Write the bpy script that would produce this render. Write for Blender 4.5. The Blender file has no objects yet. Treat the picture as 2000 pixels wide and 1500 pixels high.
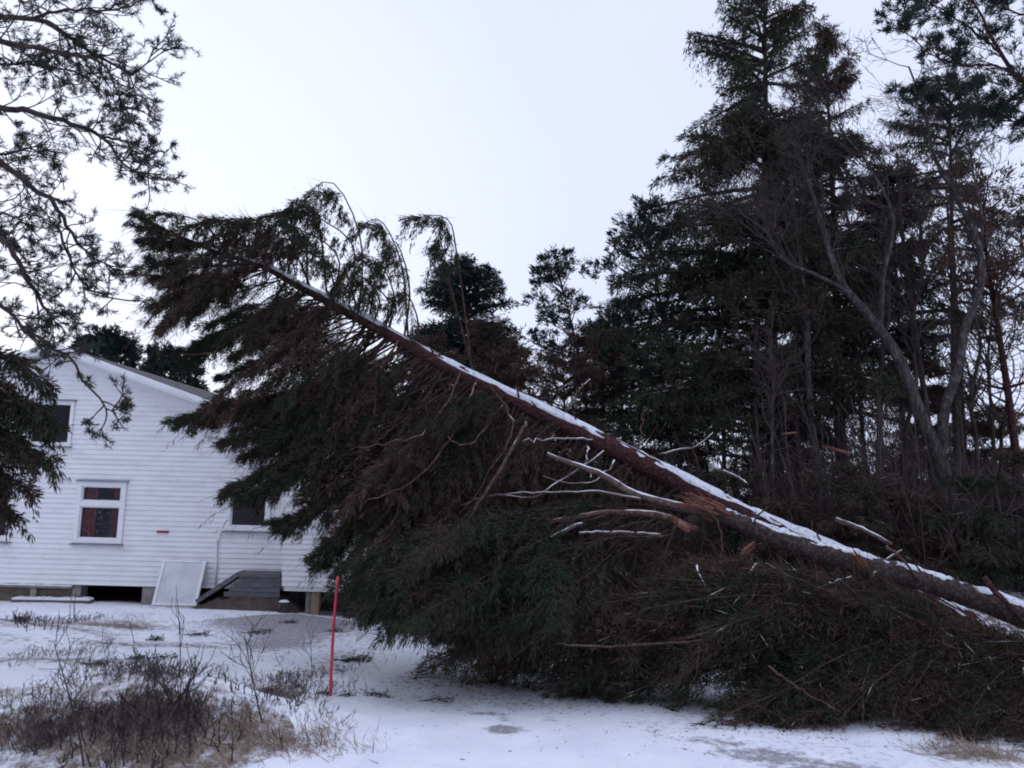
import bpy, math
import numpy as np
from mathutils import Matrix, Vector

# ------------------------------------------------------------------ camera, world, sun, exposure
scn = bpy.context.scene
COL = scn.collection
EYE = 1.65
PITCH = math.radians(7.5)
ROLL = math.radians(1.45)
F = 1500.0
_F = np.array([0, math.cos(PITCH), math.sin(PITCH)])
_R0 = np.array([1.0, 0, 0])
_U0 = np.array([0, -math.sin(PITCH), math.cos(PITCH)])
_R = math.cos(ROLL) * _R0 + math.sin(ROLL) * _U0
_U = math.cos(ROLL) * _U0 - math.sin(ROLL) * _R0

cam = bpy.data.cameras.new('camera')
cam_o = bpy.data.objects.new('camera', cam)
COL.objects.link(cam_o)
cam.sensor_width = 36.0
cam.lens = 36.0 * F / 2000.0
cam.clip_start = 0.05
cam.clip_end = 3000
m = Matrix(((_R[0], _U[0], -_F[0], 0), (_R[1], _U[1], -_F[1], 0), (_R[2], _U[2], -_F[2], EYE), (0, 0, 0, 1)))
cam_o.matrix_world = m
scn.camera = cam_o
cam.dof.use_dof = True
cam.dof.focus_distance = 10.5
cam.dof.aperture_fstop = 2.4
scn.view_settings.view_transform = 'Standard'
scn.view_settings.look = 'None'
scn.view_settings.gamma = 1
scn.view_settings.exposure = 0.18
scn.render.engine = 'CYCLES'
try:
    scn.cycles.filter_width = 1.9
    scn.cycles.max_bounces = 5
    scn.cycles.diffuse_bounces = 3
    scn.cycles.transparent_max_bounces = 8
    scn.cycles.use_denoising = True
except Exception:
    pass

SUN_EL, SUN_AZ = math.radians(14), math.radians(-42)      # low sun hidden in cloud, ahead and to the left
wd = bpy.data.worlds.new('World')
scn.world = wd
wd.use_nodes = True
nt = wd.node_tree
for n in list(nt.nodes):
    nt.nodes.remove(n)
N = nt.nodes.new
out = N('ShaderNodeOutputWorld')
bg = N('ShaderNodeBackground')
bg.inputs['Strength'].default_value = 0.1
sky = N('ShaderNodeTexSky')
sky.sky_type = 'NISHITA'
sky.sun_disc = False
sky.sun_elevation = SUN_EL
sky.sun_rotation = SUN_AZ
sky.air_density = 1.0
tc = N('ShaderNodeTexCoord')
noi = N('ShaderNodeTexNoise')
noi.inputs['Scale'].default_value = 1.6
noi.inputs['Detail'].default_value = 5
nt.links.new(tc.outputs['Generated'], noi.inputs['Vector'])
cr = N('ShaderNodeValToRGB')
cr.color_ramp.elements[0].position = 0.3
cr.color_ramp.elements[0].color = (6.9, 7.4, 9.7, 1)
cr.color_ramp.elements[1].position = 0.75
cr.color_ramp.elements[1].color = (7.4, 7.95, 10.2, 1)
nt.links.new(noi.outputs['Fac'], cr.inputs['Fac'])
# brighter cloud around the place where the sun hides
dot = N('ShaderNodeVectorMath')
dot.operation = 'DOT_PRODUCT'
dot.inputs[1].default_value = (math.sin(math.radians(-30)) * math.cos(0.20), math.cos(math.radians(-30)) * math.cos(0.20), math.sin(0.20))
nt.links.new(tc.outputs['Generated'], dot.inputs[0])
mr = N('ShaderNodeMapRange')
mr.interpolation_type = 'SMOOTHSTEP'
mr.inputs['From Min'].default_value = 0.80
mr.inputs['From Max'].default_value = 1.0
mr.inputs['To Min'].default_value = 0.0
mr.inputs['To Max'].default_value = 1.0
nt.links.new(dot.outputs['Value'], mr.inputs['Value'])
glow = N('ShaderNodeMix')
glow.data_type = 'RGBA'
glow.inputs['B'].default_value = (8.6, 9.1, 11.0, 1)
nt.links.new(mr.outputs['Result'], glow.inputs['Factor'])
nt.links.new(cr.outputs['Color'], glow.inputs['A'])
mx = N('ShaderNodeMix')
mx.data_type = 'RGBA'
mx.inputs['Factor'].default_value = 0.94
nt.links.new(sky.outputs['Color'], mx.inputs['A'])
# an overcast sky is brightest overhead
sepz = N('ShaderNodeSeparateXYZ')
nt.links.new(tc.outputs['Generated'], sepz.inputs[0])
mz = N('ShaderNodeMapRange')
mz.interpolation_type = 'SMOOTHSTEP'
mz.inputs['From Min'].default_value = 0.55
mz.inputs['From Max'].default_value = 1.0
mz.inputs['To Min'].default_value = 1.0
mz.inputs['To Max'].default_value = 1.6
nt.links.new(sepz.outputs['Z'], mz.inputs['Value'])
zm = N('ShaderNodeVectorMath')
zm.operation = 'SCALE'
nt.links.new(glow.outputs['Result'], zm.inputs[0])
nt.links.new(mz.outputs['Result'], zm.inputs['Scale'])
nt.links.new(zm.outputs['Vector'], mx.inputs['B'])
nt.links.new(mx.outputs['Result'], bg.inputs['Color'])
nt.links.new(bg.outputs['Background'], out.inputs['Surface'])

sun = bpy.data.lights.new('sun', 'SUN')
sun.energy = 0.5
sun.angle = math.radians(50)
sun.color = (1.0, 0.97, 0.95)
sun_o = bpy.data.objects.new('sun', sun)
COL.objects.link(sun_o)
sd = Vector((math.sin(SUN_AZ) * math.cos(SUN_EL), math.cos(SUN_AZ) * math.cos(SUN_EL), math.sin(SUN_EL)))
sun_o.rotation_euler = sd.to_track_quat('Z', 'Y').to_euler()
sun_o.location = (-20, -10, 30)

# ------------------------------------------------------------------ helpers
RNG = np.random.default_rng(11)
UP = np.array([0, 0, 1.0])


def pix(u, v, d):
    """world point that stands d metres ahead (world Y) in the direction of a photo pixel (2000x1500)"""
    r = _F + _R * ((u - 1000.0) / F) + _U * ((750.0 - v) / F)
    return np.array([0, 0, EYE]) + r * (d / r[1])


def pixs(lst, d=None):
    return np.array([pix(p[0], p[1], p[2] if d is None else d) for p in lst])


def norm(a):
    return a / np.maximum(np.linalg.norm(a, axis=-1, keepdims=True), 1e-9)


def hsh(x, k):
    s = np.sin(np.asarray(x, float) * 12.9898 + k * 78.233) * 43758.5453
    return s - np.floor(s)


_W = [(np.random.default_rng(100 + i).normal(size=3)) for i in range(24)]


def wob(p, freq, k=0):
    """smooth pseudo noise of points, about -1..1"""
    s = 0
    for i in range(4):
        w = _W[(k * 4 + i) % 24]
        s = s + np.sin(p @ (w * freq) + i * 1.7 + k)
    return s * 0.45


def sstep(a, b, x):
    t = np.clip((x - a) / (b - a), 0, 1)
    return t * t * (3 - 2 * t)


def terr(x, y):
    x = np.asarray(x, float)
    y = np.asarray(y, float)
    yy = np.where(y > 20, 20 + 6 * (1 - np.exp(-(y - 20) / 6)), np.where(y < -6, -6, y))
    z = -0.07 * yy
    z = z + 0.42 * np.exp(-(((x + 2.9) / 1.25) ** 2 + ((y - 6.9) / 0.85) ** 2))
    z = z + 0.26 * np.exp(-(((x + 4.9) / 1.7) ** 2 + ((y - 6.3) / 0.9) ** 2))
    z = z + 0.45 * np.exp(-(((x + 9.2) / 2.6) ** 2 + ((y - 11.6) / 1.5) ** 2))
    z = z - 0.10 * np.exp(-(((x + 3.5) / 2.5) ** 2 + ((y - 5.0) / 0.7) ** 2))
    z = z + 1.25 * sstep(2.4, 6.5, x) * sstep(7.5, 12.5, y) * (1 - 0.6 * sstep(20, 60, y))
    z = z + 0.11 * sstep(13.2, 15.8, y) * sstep(-3.0, -5.0, x) * (1 - sstep(17.2, 18.5, y))
    p = np.stack([x, y, np.zeros_like(x)], -1)
    rough = 1 - 0.75 * np.exp(-((x - 1.0) / 2.4) ** 2 * (y < 9))
    z = z + rough * (0.035 * wob(p, 1.3, 1) + 0.018 * wob(p, 3.7, 2)) + 0.012 * wob(p, 2.2, 3)
    return z


class MB:
    def __init__(self):
        self.v, self.q, self.t, self.tv, self.n = [], [], [], [], 0

    def add(self, verts, quads=None, tris=None, tint=0.5):
        verts = np.asarray(verts, np.float32).reshape(-1, 3)
        if quads is not None and len(quads):
            self.q.append(np.asarray(quads, np.int32).reshape(-1, 4) + self.n)
        if tris is not None and len(tris):
            self.t.append(np.asarray(tris, np.int32).reshape(-1, 3) + self.n)
        self.v.append(verts)
        self.tv.append(np.broadcast_to(np.asarray(tint, np.float32), (len(verts),)))
        self.n += len(verts)

    def box(self, x0, x1, y0, y1, z0, z1, tint=0.5):
        v = [(x, y, z) for z in (z0, z1) for y in (y0, y1) for x in (x0, x1)]
        self.add(v, [(0, 2, 3, 1), (4, 5, 7, 6), (0, 1, 5, 4), (2, 6, 7, 3), (0, 4, 6, 2), (1, 3, 7, 5)], tint=tint)

    def hexa(self, c8, tint=0.5):
        self.add(c8, [(0, 2, 3, 1), (4, 5, 7, 6), (0, 1, 5, 4), (2, 6, 7, 3), (0, 4, 6, 2), (1, 3, 7, 5)], tint=tint)

    def bar(self, a, b, w, h, up=UP, tint=0.5):
        a, b = np.asarray(a, float), np.asarray(b, float)
        d = norm(b - a)
        s = norm(np.cross(d, up))
        u = np.cross(s, d)
        c = []
        for p in (a, b):
            for sy in (-1, 1):
                for sx in (-1, 1):
                    c.append(p + s * sx * w / 2 + u * sy * h / 2)
        self.hexa(c, tint)

    def tube(self, pts, rad, k=6, tint=0.5, lump=0.0, caps=True):
        pts = np.asarray(pts, float)
        n = len(pts)
        rad = np.broadcast_to(np.asarray(rad, float), (n,))
        T = norm(np.gradient(pts, axis=0))
        o = norm(pts[-1] - pts[0])
        ref = np.array([0, 0, 1.0]) if abs(o[2]) < 0.8 else np.array([0, 1.0, 0])
        S = norm(np.cross(T, ref))
        Nn = np.cross(S, T)
        a = np.arange(k) * 2 * math.pi / k
        R = rad[:, None] * np.ones(k)
        if lump:
            R = R * (1 + lump * RNG.normal(size=(n, k)).clip(-1.5, 1.5))
        v = pts[:, None] + R[..., None] * (np.cos(a)[None, :, None] * S[:, None] + np.sin(a)[None, :, None] * Nn[:, None])
        i = np.arange(n - 1)[:, None] * k
        j = np.arange(k)[None]
        j2 = (j + 1) % k
        q = np.stack([i + j, i + j2, i + k + j2, i + k + j], -1).reshape(-1, 4)
        tr = []
        if caps:
            tr = [(0, x + 1, x) for x in range(1, k - 1)] + [((n - 1) * k, (n - 1) * k + x, (n - 1) * k + x + 1) for x in range(1, k - 1)]
        self.add(v.reshape(-1, 3), q, tr, tint)

    def blades(self, P, D, L, W, tint=0.5, wide=0.45):
        n = len(P)
        if n == 0:
            return
        D = norm(D)
        S = norm(np.cross(D, RNG.normal(size=(n, 3))))
        L = np.broadcast_to(L, (n,))[:, None]
        W = np.broadcast_to(W, (n,))[:, None]
        m_ = P + D * L * wide
        v = np.stack([P, m_ + S * W / 2, P + D * L, m_ - S * W / 2], 1).reshape(-1, 3)
        q = np.arange(4 * n).reshape(n, 4)
        self.add(v, q, tint=np.repeat(np.broadcast_to(tint, (n,)), 4))

    def ground_clamp(self, eps=0.015):
        for v in self.v:
            z = terr(v[:, 0], v[:, 1]) + eps
            low = v[:, 2] < z
            v[low, 2] = z[low] + 0.03 * RNG.random(low.sum())

    def build(self, name, mat, parent=None, smooth=False):
        v = np.concatenate(self.v).astype(np.float32)
        if parent is not None:
            o = parent
            while o is not None:
                v = v - np.array(o.location, np.float32)
                o = o.parent
        q = np.concatenate(self.q) if self.q else np.zeros((0, 4), np.int32)
        t = np.concatenate(self.t) if self.t else np.zeros((0, 3), np.int32)
        me = bpy.data.meshes.new(name)
        me.vertices.add(len(v))
        me.vertices.foreach_set('co', v.ravel())
        nl = q.size + t.size
        me.loops.add(nl)
        me.loops.foreach_set('vertex_index', np.concatenate([q.ravel(), t.ravel()]).astype(np.int32))
        npoly = len(q) + len(t)
        me.polygons.add(npoly)
        ls = np.concatenate([np.arange(len(q)) * 4, q.size + np.arange(len(t)) * 3]).astype(np.int32)
        me.polygons.foreach_set('loop_start', ls)
        try:
            me.polygons.foreach_set('loop_total', np.concatenate([np.full(len(q), 4), np.full(len(t), 3)]).astype(np.int32))
        except Exception:
            pass
        me.polygons.foreach_set('use_smooth', np.full(npoly, smooth))
        at = me.attributes.new('tint', 'FLOAT', 'POINT')
        at.data.foreach_set('value', np.concatenate(self.tv).astype(np.float32))
        me.update(calc_edges=True)
        me.materials.append(mat)
        ob = bpy.data.objects.new(name, me)
        COL.objects.link(ob)
        if parent is not None:
            ob.parent = parent
        return ob


def tag(o, label, cat, group=None, kind=None):
    o['label'] = label
    o['category'] = cat
    if group:
        o['group'] = group
    if kind:
        o['kind'] = kind
    return o


def thing(name, loc, label, cat, group=None):
    o = bpy.data.objects.new(name, None)
    o.empty_display_size = 0.2
    o.location = [float(c) for c in loc]
    COL.objects.link(o)
    return tag(o, label, cat, group)


def copy_thing(o, loc, label):
    c = o.copy()
    COL.objects.link(c)
    c.location = [float(x) for x in loc]
    c['label'] = label
    for ch in o.children:
        d = ch.copy()
        COL.objects.link(d)
        d.parent = c
    return c


def smooth_line(pts, n):
    """Catmull-Rom through the points"""
    pts = np.asarray(pts, float)
    if len(pts) == 2:
        return pts[0] + (pts[1] - pts[0]) * np.linspace(0, 1, n)[:, None]
    P = np.vstack([2 * pts[0] - pts[1], pts, 2 * pts[-1] - pts[-2]])
    t = np.linspace(0, len(pts) - 1 - 1e-6, n)
    i = t.astype(int)
    f = (t - i)[:, None]
    a, b, c, d = P[i], P[i + 1], P[i + 2], P[i + 3]
    return 0.5 * (2 * b + (c - a) * f + (2 * a - 5 * b + 4 * c - d) * f ** 2 + (3 * b - 3 * c + d - a) * f ** 3)


# ------------------------------------------------------------------ materials
def mat(name, base=(0.5, 0.5, 0.5), rough=0.8, spec=0.3):
    mm = bpy.data.materials.new(name)
    mm.use_nodes = True
    b = mm.node_tree.nodes['Principled BSDF']
    b.inputs['Base Color'].default_value = (*base, 1)
    b.inputs['Roughness'].default_value = rough
    b.inputs['Specular IOR Level'].default_value = spec
    return mm, mm.node_tree, b


def ramp_mat(name, stops, scale=5.0, detail=6, rough=0.85, spec=0.25, stretch=(1, 1, 1), bump=0.0, attr=None, attr_amt=1.0, noise_amt=0.5, bdist=0.02):
    mm, t, b = mat(name, rough=rough, spec=spec)
    L = t.links.new
    co = t.nodes.new('ShaderNodeTexCoord')
    mp = t.nodes.new('ShaderNodeMapping')
    mp.inputs['Scale'].default_value = stretch
    L(co.outputs['Object'], mp.inputs['Vector'])
    nz = t.nodes.new('ShaderNodeTexNoise')
    nz.inputs['Scale'].default_value = scale
    nz.inputs['Detail'].default_value = detail
    nz.inputs['Roughness'].default_value = 0.62
    L(mp.outputs['Vector'], nz.inputs['Vector'])
    rp = t.nodes.new('ShaderNodeValToRGB')
    el = rp.color_ramp.elements
    el[0].position, el[0].color = stops[0][0], (*stops[0][1], 1)
    el[1].position, el[1].color = stops[-1][0], (*stops[-1][1], 1)
    for p, c in stops[1:-1]:
        e = el.new(p)
        e.color = (*c, 1)
    fac = nz.outputs['Fac']
    if attr:
        an = t.nodes.new('ShaderNodeAttribute')
        an.attribute_name = attr
        m1 = t.nodes.new('ShaderNodeMath')
        m1.operation = 'MULTIPLY_ADD'
        m1.inputs[1].default_value = noise_amt
        m1.inputs[2].default_value = -0.5 * noise_amt
        L(fac, m1.inputs[0])
        m2 = t.nodes.new('ShaderNodeMath')
        m2.operation = 'MULTIPLY_ADD'
        m2.inputs[1].default_value = attr_amt
        L(an.outputs['Fac'], m2.inputs[0])
        L(m1.outputs[0], m2.inputs[2])
        fac = m2.outputs[0]
    L(fac, rp.inputs['Fac'])
    L(rp.outputs['Color'], b.inputs['Base Color'])
    if bump:
        bp = t.nodes.new('ShaderNodeBump')
        bp.inputs['Strength'].default_value = bump
        bp.inputs['Distance'].default_value = bdist
        L(nz.outputs['Fac'], bp.inputs['Height'])
        L(bp.outputs['Normal'], b.inputs['Normal'])
    return mm


SNOWC = (0.80, 0.82, 0.86)


def snow_mat(name, dirt_cols, scale=9.0, amp=1.5):
    """snow whose attribute 'tint' says where thin snow shows the ground"""
    mm, t, b = mat(name, SNOWC, 0.75, 0.25)
    L = t.links.new
    co = t.nodes.new('ShaderNodeTexCoord')
    an = t.nodes.new('ShaderNodeAttribute')
    an.attribute_name = 'tint'
    n1 = t.nodes.new('ShaderNodeTexNoise')
    n1.inputs['Scale'].default_value = scale
    n1.inputs['Detail'].default_value = 8
    n1.inputs['Roughness'].default_value = 0.7
    L(co.outputs['Object'], n1.inputs['Vector'])
    ma = t.nodes.new('ShaderNodeMath')
    ma.operation = 'MULTIPLY_ADD'
    ma.inputs[1].default_value = amp
    ma.inputs[2].default_value = -0.5 * amp
    L(n1.outputs['Fac'], ma.inputs[0])
    ad = t.nodes.new('ShaderNodeMath')
    ad.operation = 'ADD'
    L(ma.outputs[0], ad.inputs[0])
    L(an.outputs['Fac'], ad.inputs[1])
    n2 = t.nodes.new('ShaderNodeTexNoise')
    n2.inputs['Scale'].default_value = 30
    n2.inputs['Detail'].default_value = 5
    L(co.outputs['Object'], n2.inputs['Vector'])
    dr = t.nodes.new('ShaderNodeValToRGB')
    dr.color_ramp.elements[0].position = 0.35
    dr.color_ramp.elements[0].color = (*dirt_cols[0], 1)
    dr.color_ramp.elements[1].position = 0.65
    dr.color_ramp.elements[1].color = (*dirt_cols[1], 1)
    L(n2.outputs['Fac'], dr.inputs['Fac'])
    sm = t.nodes.new('ShaderNodeMapRange')
    sm.interpolation_type = 'SMOOTHSTEP'
    sm.inputs['From Min'].default_value = 0.28
    sm.inputs['From Max'].default_value = 0.85
    L(ad.outputs[0], sm.inputs['Value'])
    mxn = t.nodes.new('ShaderNodeMix')
    mxn.data_type = 'RGBA'
    L(sm.outputs['Result'], mxn.inputs['Factor'])
    n3 = t.nodes.new('ShaderNodeTexNoise')
    n3.inputs['Scale'].default_value = 2.2
    n3.inputs['Detail'].default_value = 6
    L(co.outputs['Object'], n3.inputs['Vector'])
    wr = t.nodes.new('ShaderNodeValToRGB')
    wr.color_ramp.elements[0].position = 0.3
    wr.color_ramp.elements[0].color = (0.70, 0.73, 0.80, 1)
    wr.color_ramp.elements[1].position = 0.7
    wr.color_ramp.elements[1].color = (0.82, 0.835, 0.87, 1)
    L(n3.outputs['Fac'], wr.inputs['Fac'])
    L(wr.outputs['Color'], mxn.inputs['A'])
    L(dr.outputs['Color'], mxn.inputs['B'])
    L(mxn.outputs['Result'], b.inputs['Base Color'])
    bp = t.nodes.new('ShaderNodeBump')
    bp.inputs['Strength'].default_value = 0.55
    bp.inputs['Distance'].default_value = 0.03
    L(n1.outputs['Fac'], bp.inputs['Height'])
    L(bp.outputs['Normal'], b.inputs['Normal'])
    return mm


def bark_mat(name, c0, c1, c2, scale=14, stretch=(1, 1, 0.25), snow=0.0, bump=0.9):
    """bark with snow lodged on whatever faces the sky"""
    mm = ramp_mat(name, [(0.3, c0), (0.52, c1), (0.75, c2)], scale=scale, stretch=stretch, bump=bump, rough=0.9, spec=0.1, bdist=0.05)
    if snow > 0:
        t = mm.node_tree
        b = t.nodes['Principled BSDF']
        src = b.inputs['Base Color'].links[0].from_socket
        g = t.nodes.new('ShaderNodeNewGeometry')
        sx = t.nodes.new('ShaderNodeSeparateXYZ')
        t.links.new(g.outputs['Normal'], sx.inputs[0])
        co = t.nodes.new('ShaderNodeTexCoord')
        nz = t.nodes.new('ShaderNodeTexNoise')
        nz.inputs['Scale'].default_value = 3.0
        nz.inputs['Detail'].default_value = 6
        t.links.new(co.outputs['Object'], nz.inputs['Vector'])
        a = t.nodes.new('ShaderNodeMath')
        a.operation = 'MULTIPLY_ADD'
        a.inputs[1].default_value = 1.4
        t.links.new(nz.outputs['Fac'], a.inputs[0])
        t.links.new(sx.outputs['Z'], a.inputs[2])
        mr_ = t.nodes.new('ShaderNodeMapRange')
        mr_.inputs['From Min'].default_value = 1.75 - snow
        mr_.inputs['From Max'].default_value = 1.95 - snow
        t.links.new(a.outputs[0], mr_.inputs['Value'])
        mxn = t.nodes.new('ShaderNodeMix')
        mxn.data_type = 'RGBA'
        mxn.inputs['B'].default_value = (*SNOWC, 1)
        t.links.new(mr_.outputs['Result'], mxn.inputs['Factor'])
        t.links.new(src, mxn.inputs['A'])
        t.links.new(mxn.outputs['Result'], b.inputs['Base Color'])
    return mm


M = {}
M['snow_ground'] = snow_mat('snowy_ground', ((0.10, 0.078, 0.06), (0.24, 0.195, 0.155)), 9.0, 1.7)
M['snow_road'] = snow_mat('snowy_road', ((0.22, 0.21, 0.23), (0.38, 0.36, 0.37)), 11.0, 2.3)
M['snow'] = ramp_mat('loose_snow', [(0.3, (0.70, 0.73, 0.79)), (0.7, (0.84, 0.855, 0.88))], scale=12, bump=0.5, rough=0.75)
M['thin_snow'] = ramp_mat('thin_trunk_snow', [(0.28, (0.24, 0.22, 0.24)), (0.42, (0.52, 0.54, 0.59)), (0.7, (0.72, 0.745, 0.79))], scale=22, detail=8, bump=0.5, rough=0.8)
M['bark_red'] = bark_mat('reddish_bark', (0.022, 0.013, 0.014), (0.060, 0.028, 0.028), (0.14, 0.075, 0.068), 24, (1, 1, 1), bump=1.0)
M['bark_brown'] = bark_mat('grey_brown_bark', (0.022, 0.016, 0.017), (0.065, 0.047, 0.045), (0.16, 0.125, 0.12), 24, (1, 1, 1), snow=0.05)
M['bark_dark'] = bark_mat('dark_bark', (0.02, 0.016, 0.016), (0.05, 0.038, 0.036), (0.11, 0.085, 0.08), 8, (1, 1, 0.3), snow=0.05)
M['bark_grey'] = bark_mat('grey_bark', (0.023, 0.020, 0.021), (0.060, 0.053, 0.055), (0.18, 0.16, 0.165), 18, (1, 1, 0.35), snow=0.2)
M['limb'] = bark_mat('limb_bark', (0.04, 0.023, 0.019), (0.10, 0.058, 0.047), (0.19, 0.12, 0.10), 16, (1, 1, 1), snow=0.12)
M['limb_snowy'] = bark_mat('snowy_limb_bark', (0.05, 0.036, 0.032), (0.12, 0.085, 0.075), (0.20, 0.15, 0.13), 16, (1, 1, 1), snow=0.42)
M['bough'] = bark_mat('bough_bark', (0.018, 0.012, 0.011), (0.045, 0.028, 0.024), (0.10, 0.065, 0.055), 12, (1, 1, 1), snow=-0.1)
M['twig'] = ramp_mat('bare_twigs', [(0.2, (0.024, 0.018, 0.019)), (0.8, (0.092, 0.068, 0.066))], scale=6, rough=0.9, attr='tint', noise_amt=0.4)
M['wood'] = ramp_mat('torn_wood', [(0.25, (0.07, 0.028, 0.020)), (0.55, (0.18, 0.075, 0.050)), (0.8, (0.36, 0.22, 0.155))], scale=8, stretch=(1, 1, 1), bump=0.4)
G_DARK, G_MID = (0.016, 0.022, 0.016), (0.034, 0.047, 0.028)
B_MID, B_LIGHT = (0.062, 0.041, 0.034), (0.105, 0.070, 0.055)
M['needles'] = ramp_mat('spruce_needles', [(0.0, G_DARK), (0.32, G_MID), (0.5, (0.043, 0.037, 0.029)), (0.72, B_MID), (1.0, B_LIGHT)], scale=1.6, detail=4, attr='tint', noise_amt=0.6, rough=0.85, spec=0.06)
M['needles_cold'] = ramp_mat('pine_needles', [(0.0, (0.015, 0.024, 0.022)), (0.45, (0.030, 0.044, 0.039)), (0.75, (0.048, 0.052, 0.046)), (1.0, (0.085, 0.060, 0.045))], scale=1.3, detail=4, attr='tint', noise_amt=0.4, rough=0.85, spec=0.06)
M['straw'] = ramp_mat('straw', [(0.1, (0.13, 0.09, 0.065)), (0.9, (0.42, 0.33, 0.25))], scale=5, attr='tint', noise_amt=0.4)
M['heather'] = ramp_mat('heather', [(0.0, (0.04, 0.03, 0.032)), (0.5, (0.11, 0.082, 0.080)), (1.0, (0.20, 0.15, 0.12))], scale=3, attr='tint', noise_amt=0.5)
M['siding'] = ramp_mat('white_siding', [(0.2, (0.64, 0.635, 0.645)), (0.5, (0.76, 0.755, 0.765)), (0.8, (0.81, 0.805, 0.815))], scale=2.2, detail=8, stretch=(1, 1, 2.2), rough=0.55, spec=0.3)
M['siding_old'] = ramp_mat('cream_siding', [(0.25, (0.60, 0.585, 0.565)), (0.75, (0.70, 0.685, 0.665))], scale=1.4, stretch=(1, 1, 4), rough=0.6)
M['trim'] = ramp_mat('white_trim', [(0.3, (0.70, 0.70, 0.71)), (0.7, (0.80, 0.80, 0.81))], scale=4, rough=0.5)
M['sill'] = ramp_mat('grey_sill', [(0.3, (0.16, 0.16, 0.18)), (0.7, (0.30, 0.30, 0.33))], scale=6, rough=0.5)
M['roofing'] = ramp_mat('dark_roofing', [(0.3, (0.03, 0.03, 0.035)), (0.7, (0.07, 0.07, 0.075))], scale=20, rough=0.9)
M['concrete'] = ramp_mat('concrete', [(0.3, (0.14, 0.13, 0.125)), (0.7, (0.30, 0.285, 0.27))], scale=7, bump=0.3)
M['dark_wood'] = ramp_mat('brown_board', [(0.3, (0.075, 0.062, 0.05)), (0.7, (0.17, 0.145, 0.12))], scale=6, stretch=(1, 1, 5), bump=0.3)
M['grey_wood'] = ramp_mat('weathered_board', [(0.3, (0.07, 0.07, 0.078)), (0.7, (0.18, 0.175, 0.19))], scale=5, stretch=(1, 1, 6), bump=0.3)
M['raw_wood'] = ramp_mat('raw_timber', [(0.3, (0.20, 0.135, 0.085)), (0.7, (0.34, 0.25, 0.17))], scale=7, stretch=(4, 4, 0.6), bump=0.3)
M['interior'] = mat('room_dark', (0.05, 0.045, 0.05), 0.9)[0]
M['curtain'] = ramp_mat('red_curtain', [(0.3, (0.07, 0.012, 0.011)), (0.7, (0.16, 0.028, 0.022))], scale=5, stretch=(6, 1, 0.5), rough=0.9)
M['red_plate'] = ramp_mat('dull_red_plate', [(0.3, (0.22, 0.04, 0.045)), (0.7, (0.32, 0.07, 0.07))], scale=12)
M['red_pole'] = ramp_mat('red_plastic', [(0.3, (0.40, 0.03, 0.055)), (0.7, (0.62, 0.045, 0.08))], scale=18, rough=0.4)
M['earth'] = ramp_mat('bare_earth', [(0.3, (0.045, 0.036, 0.03)), (0.7, (0.10, 0.085, 0.07))], scale=6, bump=0.5)


def glass_mat(name, specks, tintc=(1, 1, 1)):
    mm = bpy.data.materials.new(name)
    mm.use_nodes = True
    t = mm.node_tree
    for n in list(t.nodes):
        t.nodes.remove(n)
    L = t.links.new
    o = t.nodes.new('ShaderNodeOutputMaterial')
    tr = t.nodes.new('ShaderNodeBsdfTransparent')
    tr.inputs['Color'].default_value = (*tintc, 1)
    gl = t.nodes.new('ShaderNodeBsdfGlossy')
    gl.inputs['Roughness'].default_value = 0.06
    gl.inputs['Color'].default_value = (0.75, 0.78, 0.9, 1)
    fr = t.nodes.new('ShaderNodeFresnel')
    fr.inputs['IOR'].default_value = 1.35
    ms = t.nodes.new('ShaderNodeMixShader')
    L(fr.outputs[0], ms.inputs['Fac'])
    L(tr.outputs[0], ms.inputs[1])
    L(gl.outputs[0], ms.inputs[2])
    last = ms.outputs[0]
    if specks:
        co = t.nodes.new('ShaderNodeTexCoord')
        nz = t.nodes.new('ShaderNodeTexNoise')
        nz.inputs['Scale'].default_value = 26
        nz.inputs['Detail'].default_value = 4
        L(co.outputs['Object'], nz.inputs['Vector'])
        mr_ = t.nodes.new('ShaderNodeMapRange')
        mr_.inputs['From Min'].default_value = 0.60
        mr_.inputs['From Max'].default_value = 0.72
        mr_.inputs['To Max'].default_value = specks
        L(nz.outputs['Fac'], mr_.inputs['Value'])
        df = t.nodes.new('ShaderNodeBsdfDiffuse')
        df.inputs['Color'].default_value = (0.62, 0.6, 0.6, 1)
        m2 = t.nodes.new('ShaderNodeMixShader')
        L(mr_.outputs[0], m2.inputs['Fac'])
        L(last, m2.inputs[1])
        L(df.outputs[0], m2.inputs[2])
        last = m2.outputs[0]
    L(last, o.inputs['Surface'])
    return mm


M['glass'] = glass_mat('window_glass', 0.0)
M['glass_snow'] = glass_mat('snow_flecked_glass', 0.4)
M['frost'] = ramp_mat('frosted_pane', [(0.25, (0.46, 0.47, 0.49)), (0.5, (0.60, 0.61, 0.63)), (0.75, (0.72, 0.73, 0.75))], scale=2.2, rough=0.35, spec=0.4)

# ------------------------------------------------------------------ ground and road
gx = np.concatenate([[-900, -500, -300, -180, -110, -70, -50, -38, -30, -25, -21, -18, -16, -14.5, -13.2], np.arange(-12.4, 12.5, 0.11), [13.2, 14.5, 16, 18, 21, 25, 30, 38, 50, 70, 110, 180, 300, 500, 900]])
gy = np.concatenate([[-300, -120, -50, -25, -12, -6, -2, 0.5, 2.2], np.arange(3.2, 17.6, 0.10), np.arange(17.8, 26, 0.5), [27, 29, 32, 36, 42, 50, 62, 80, 110, 160, 250, 400, 650, 1000]])


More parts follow.
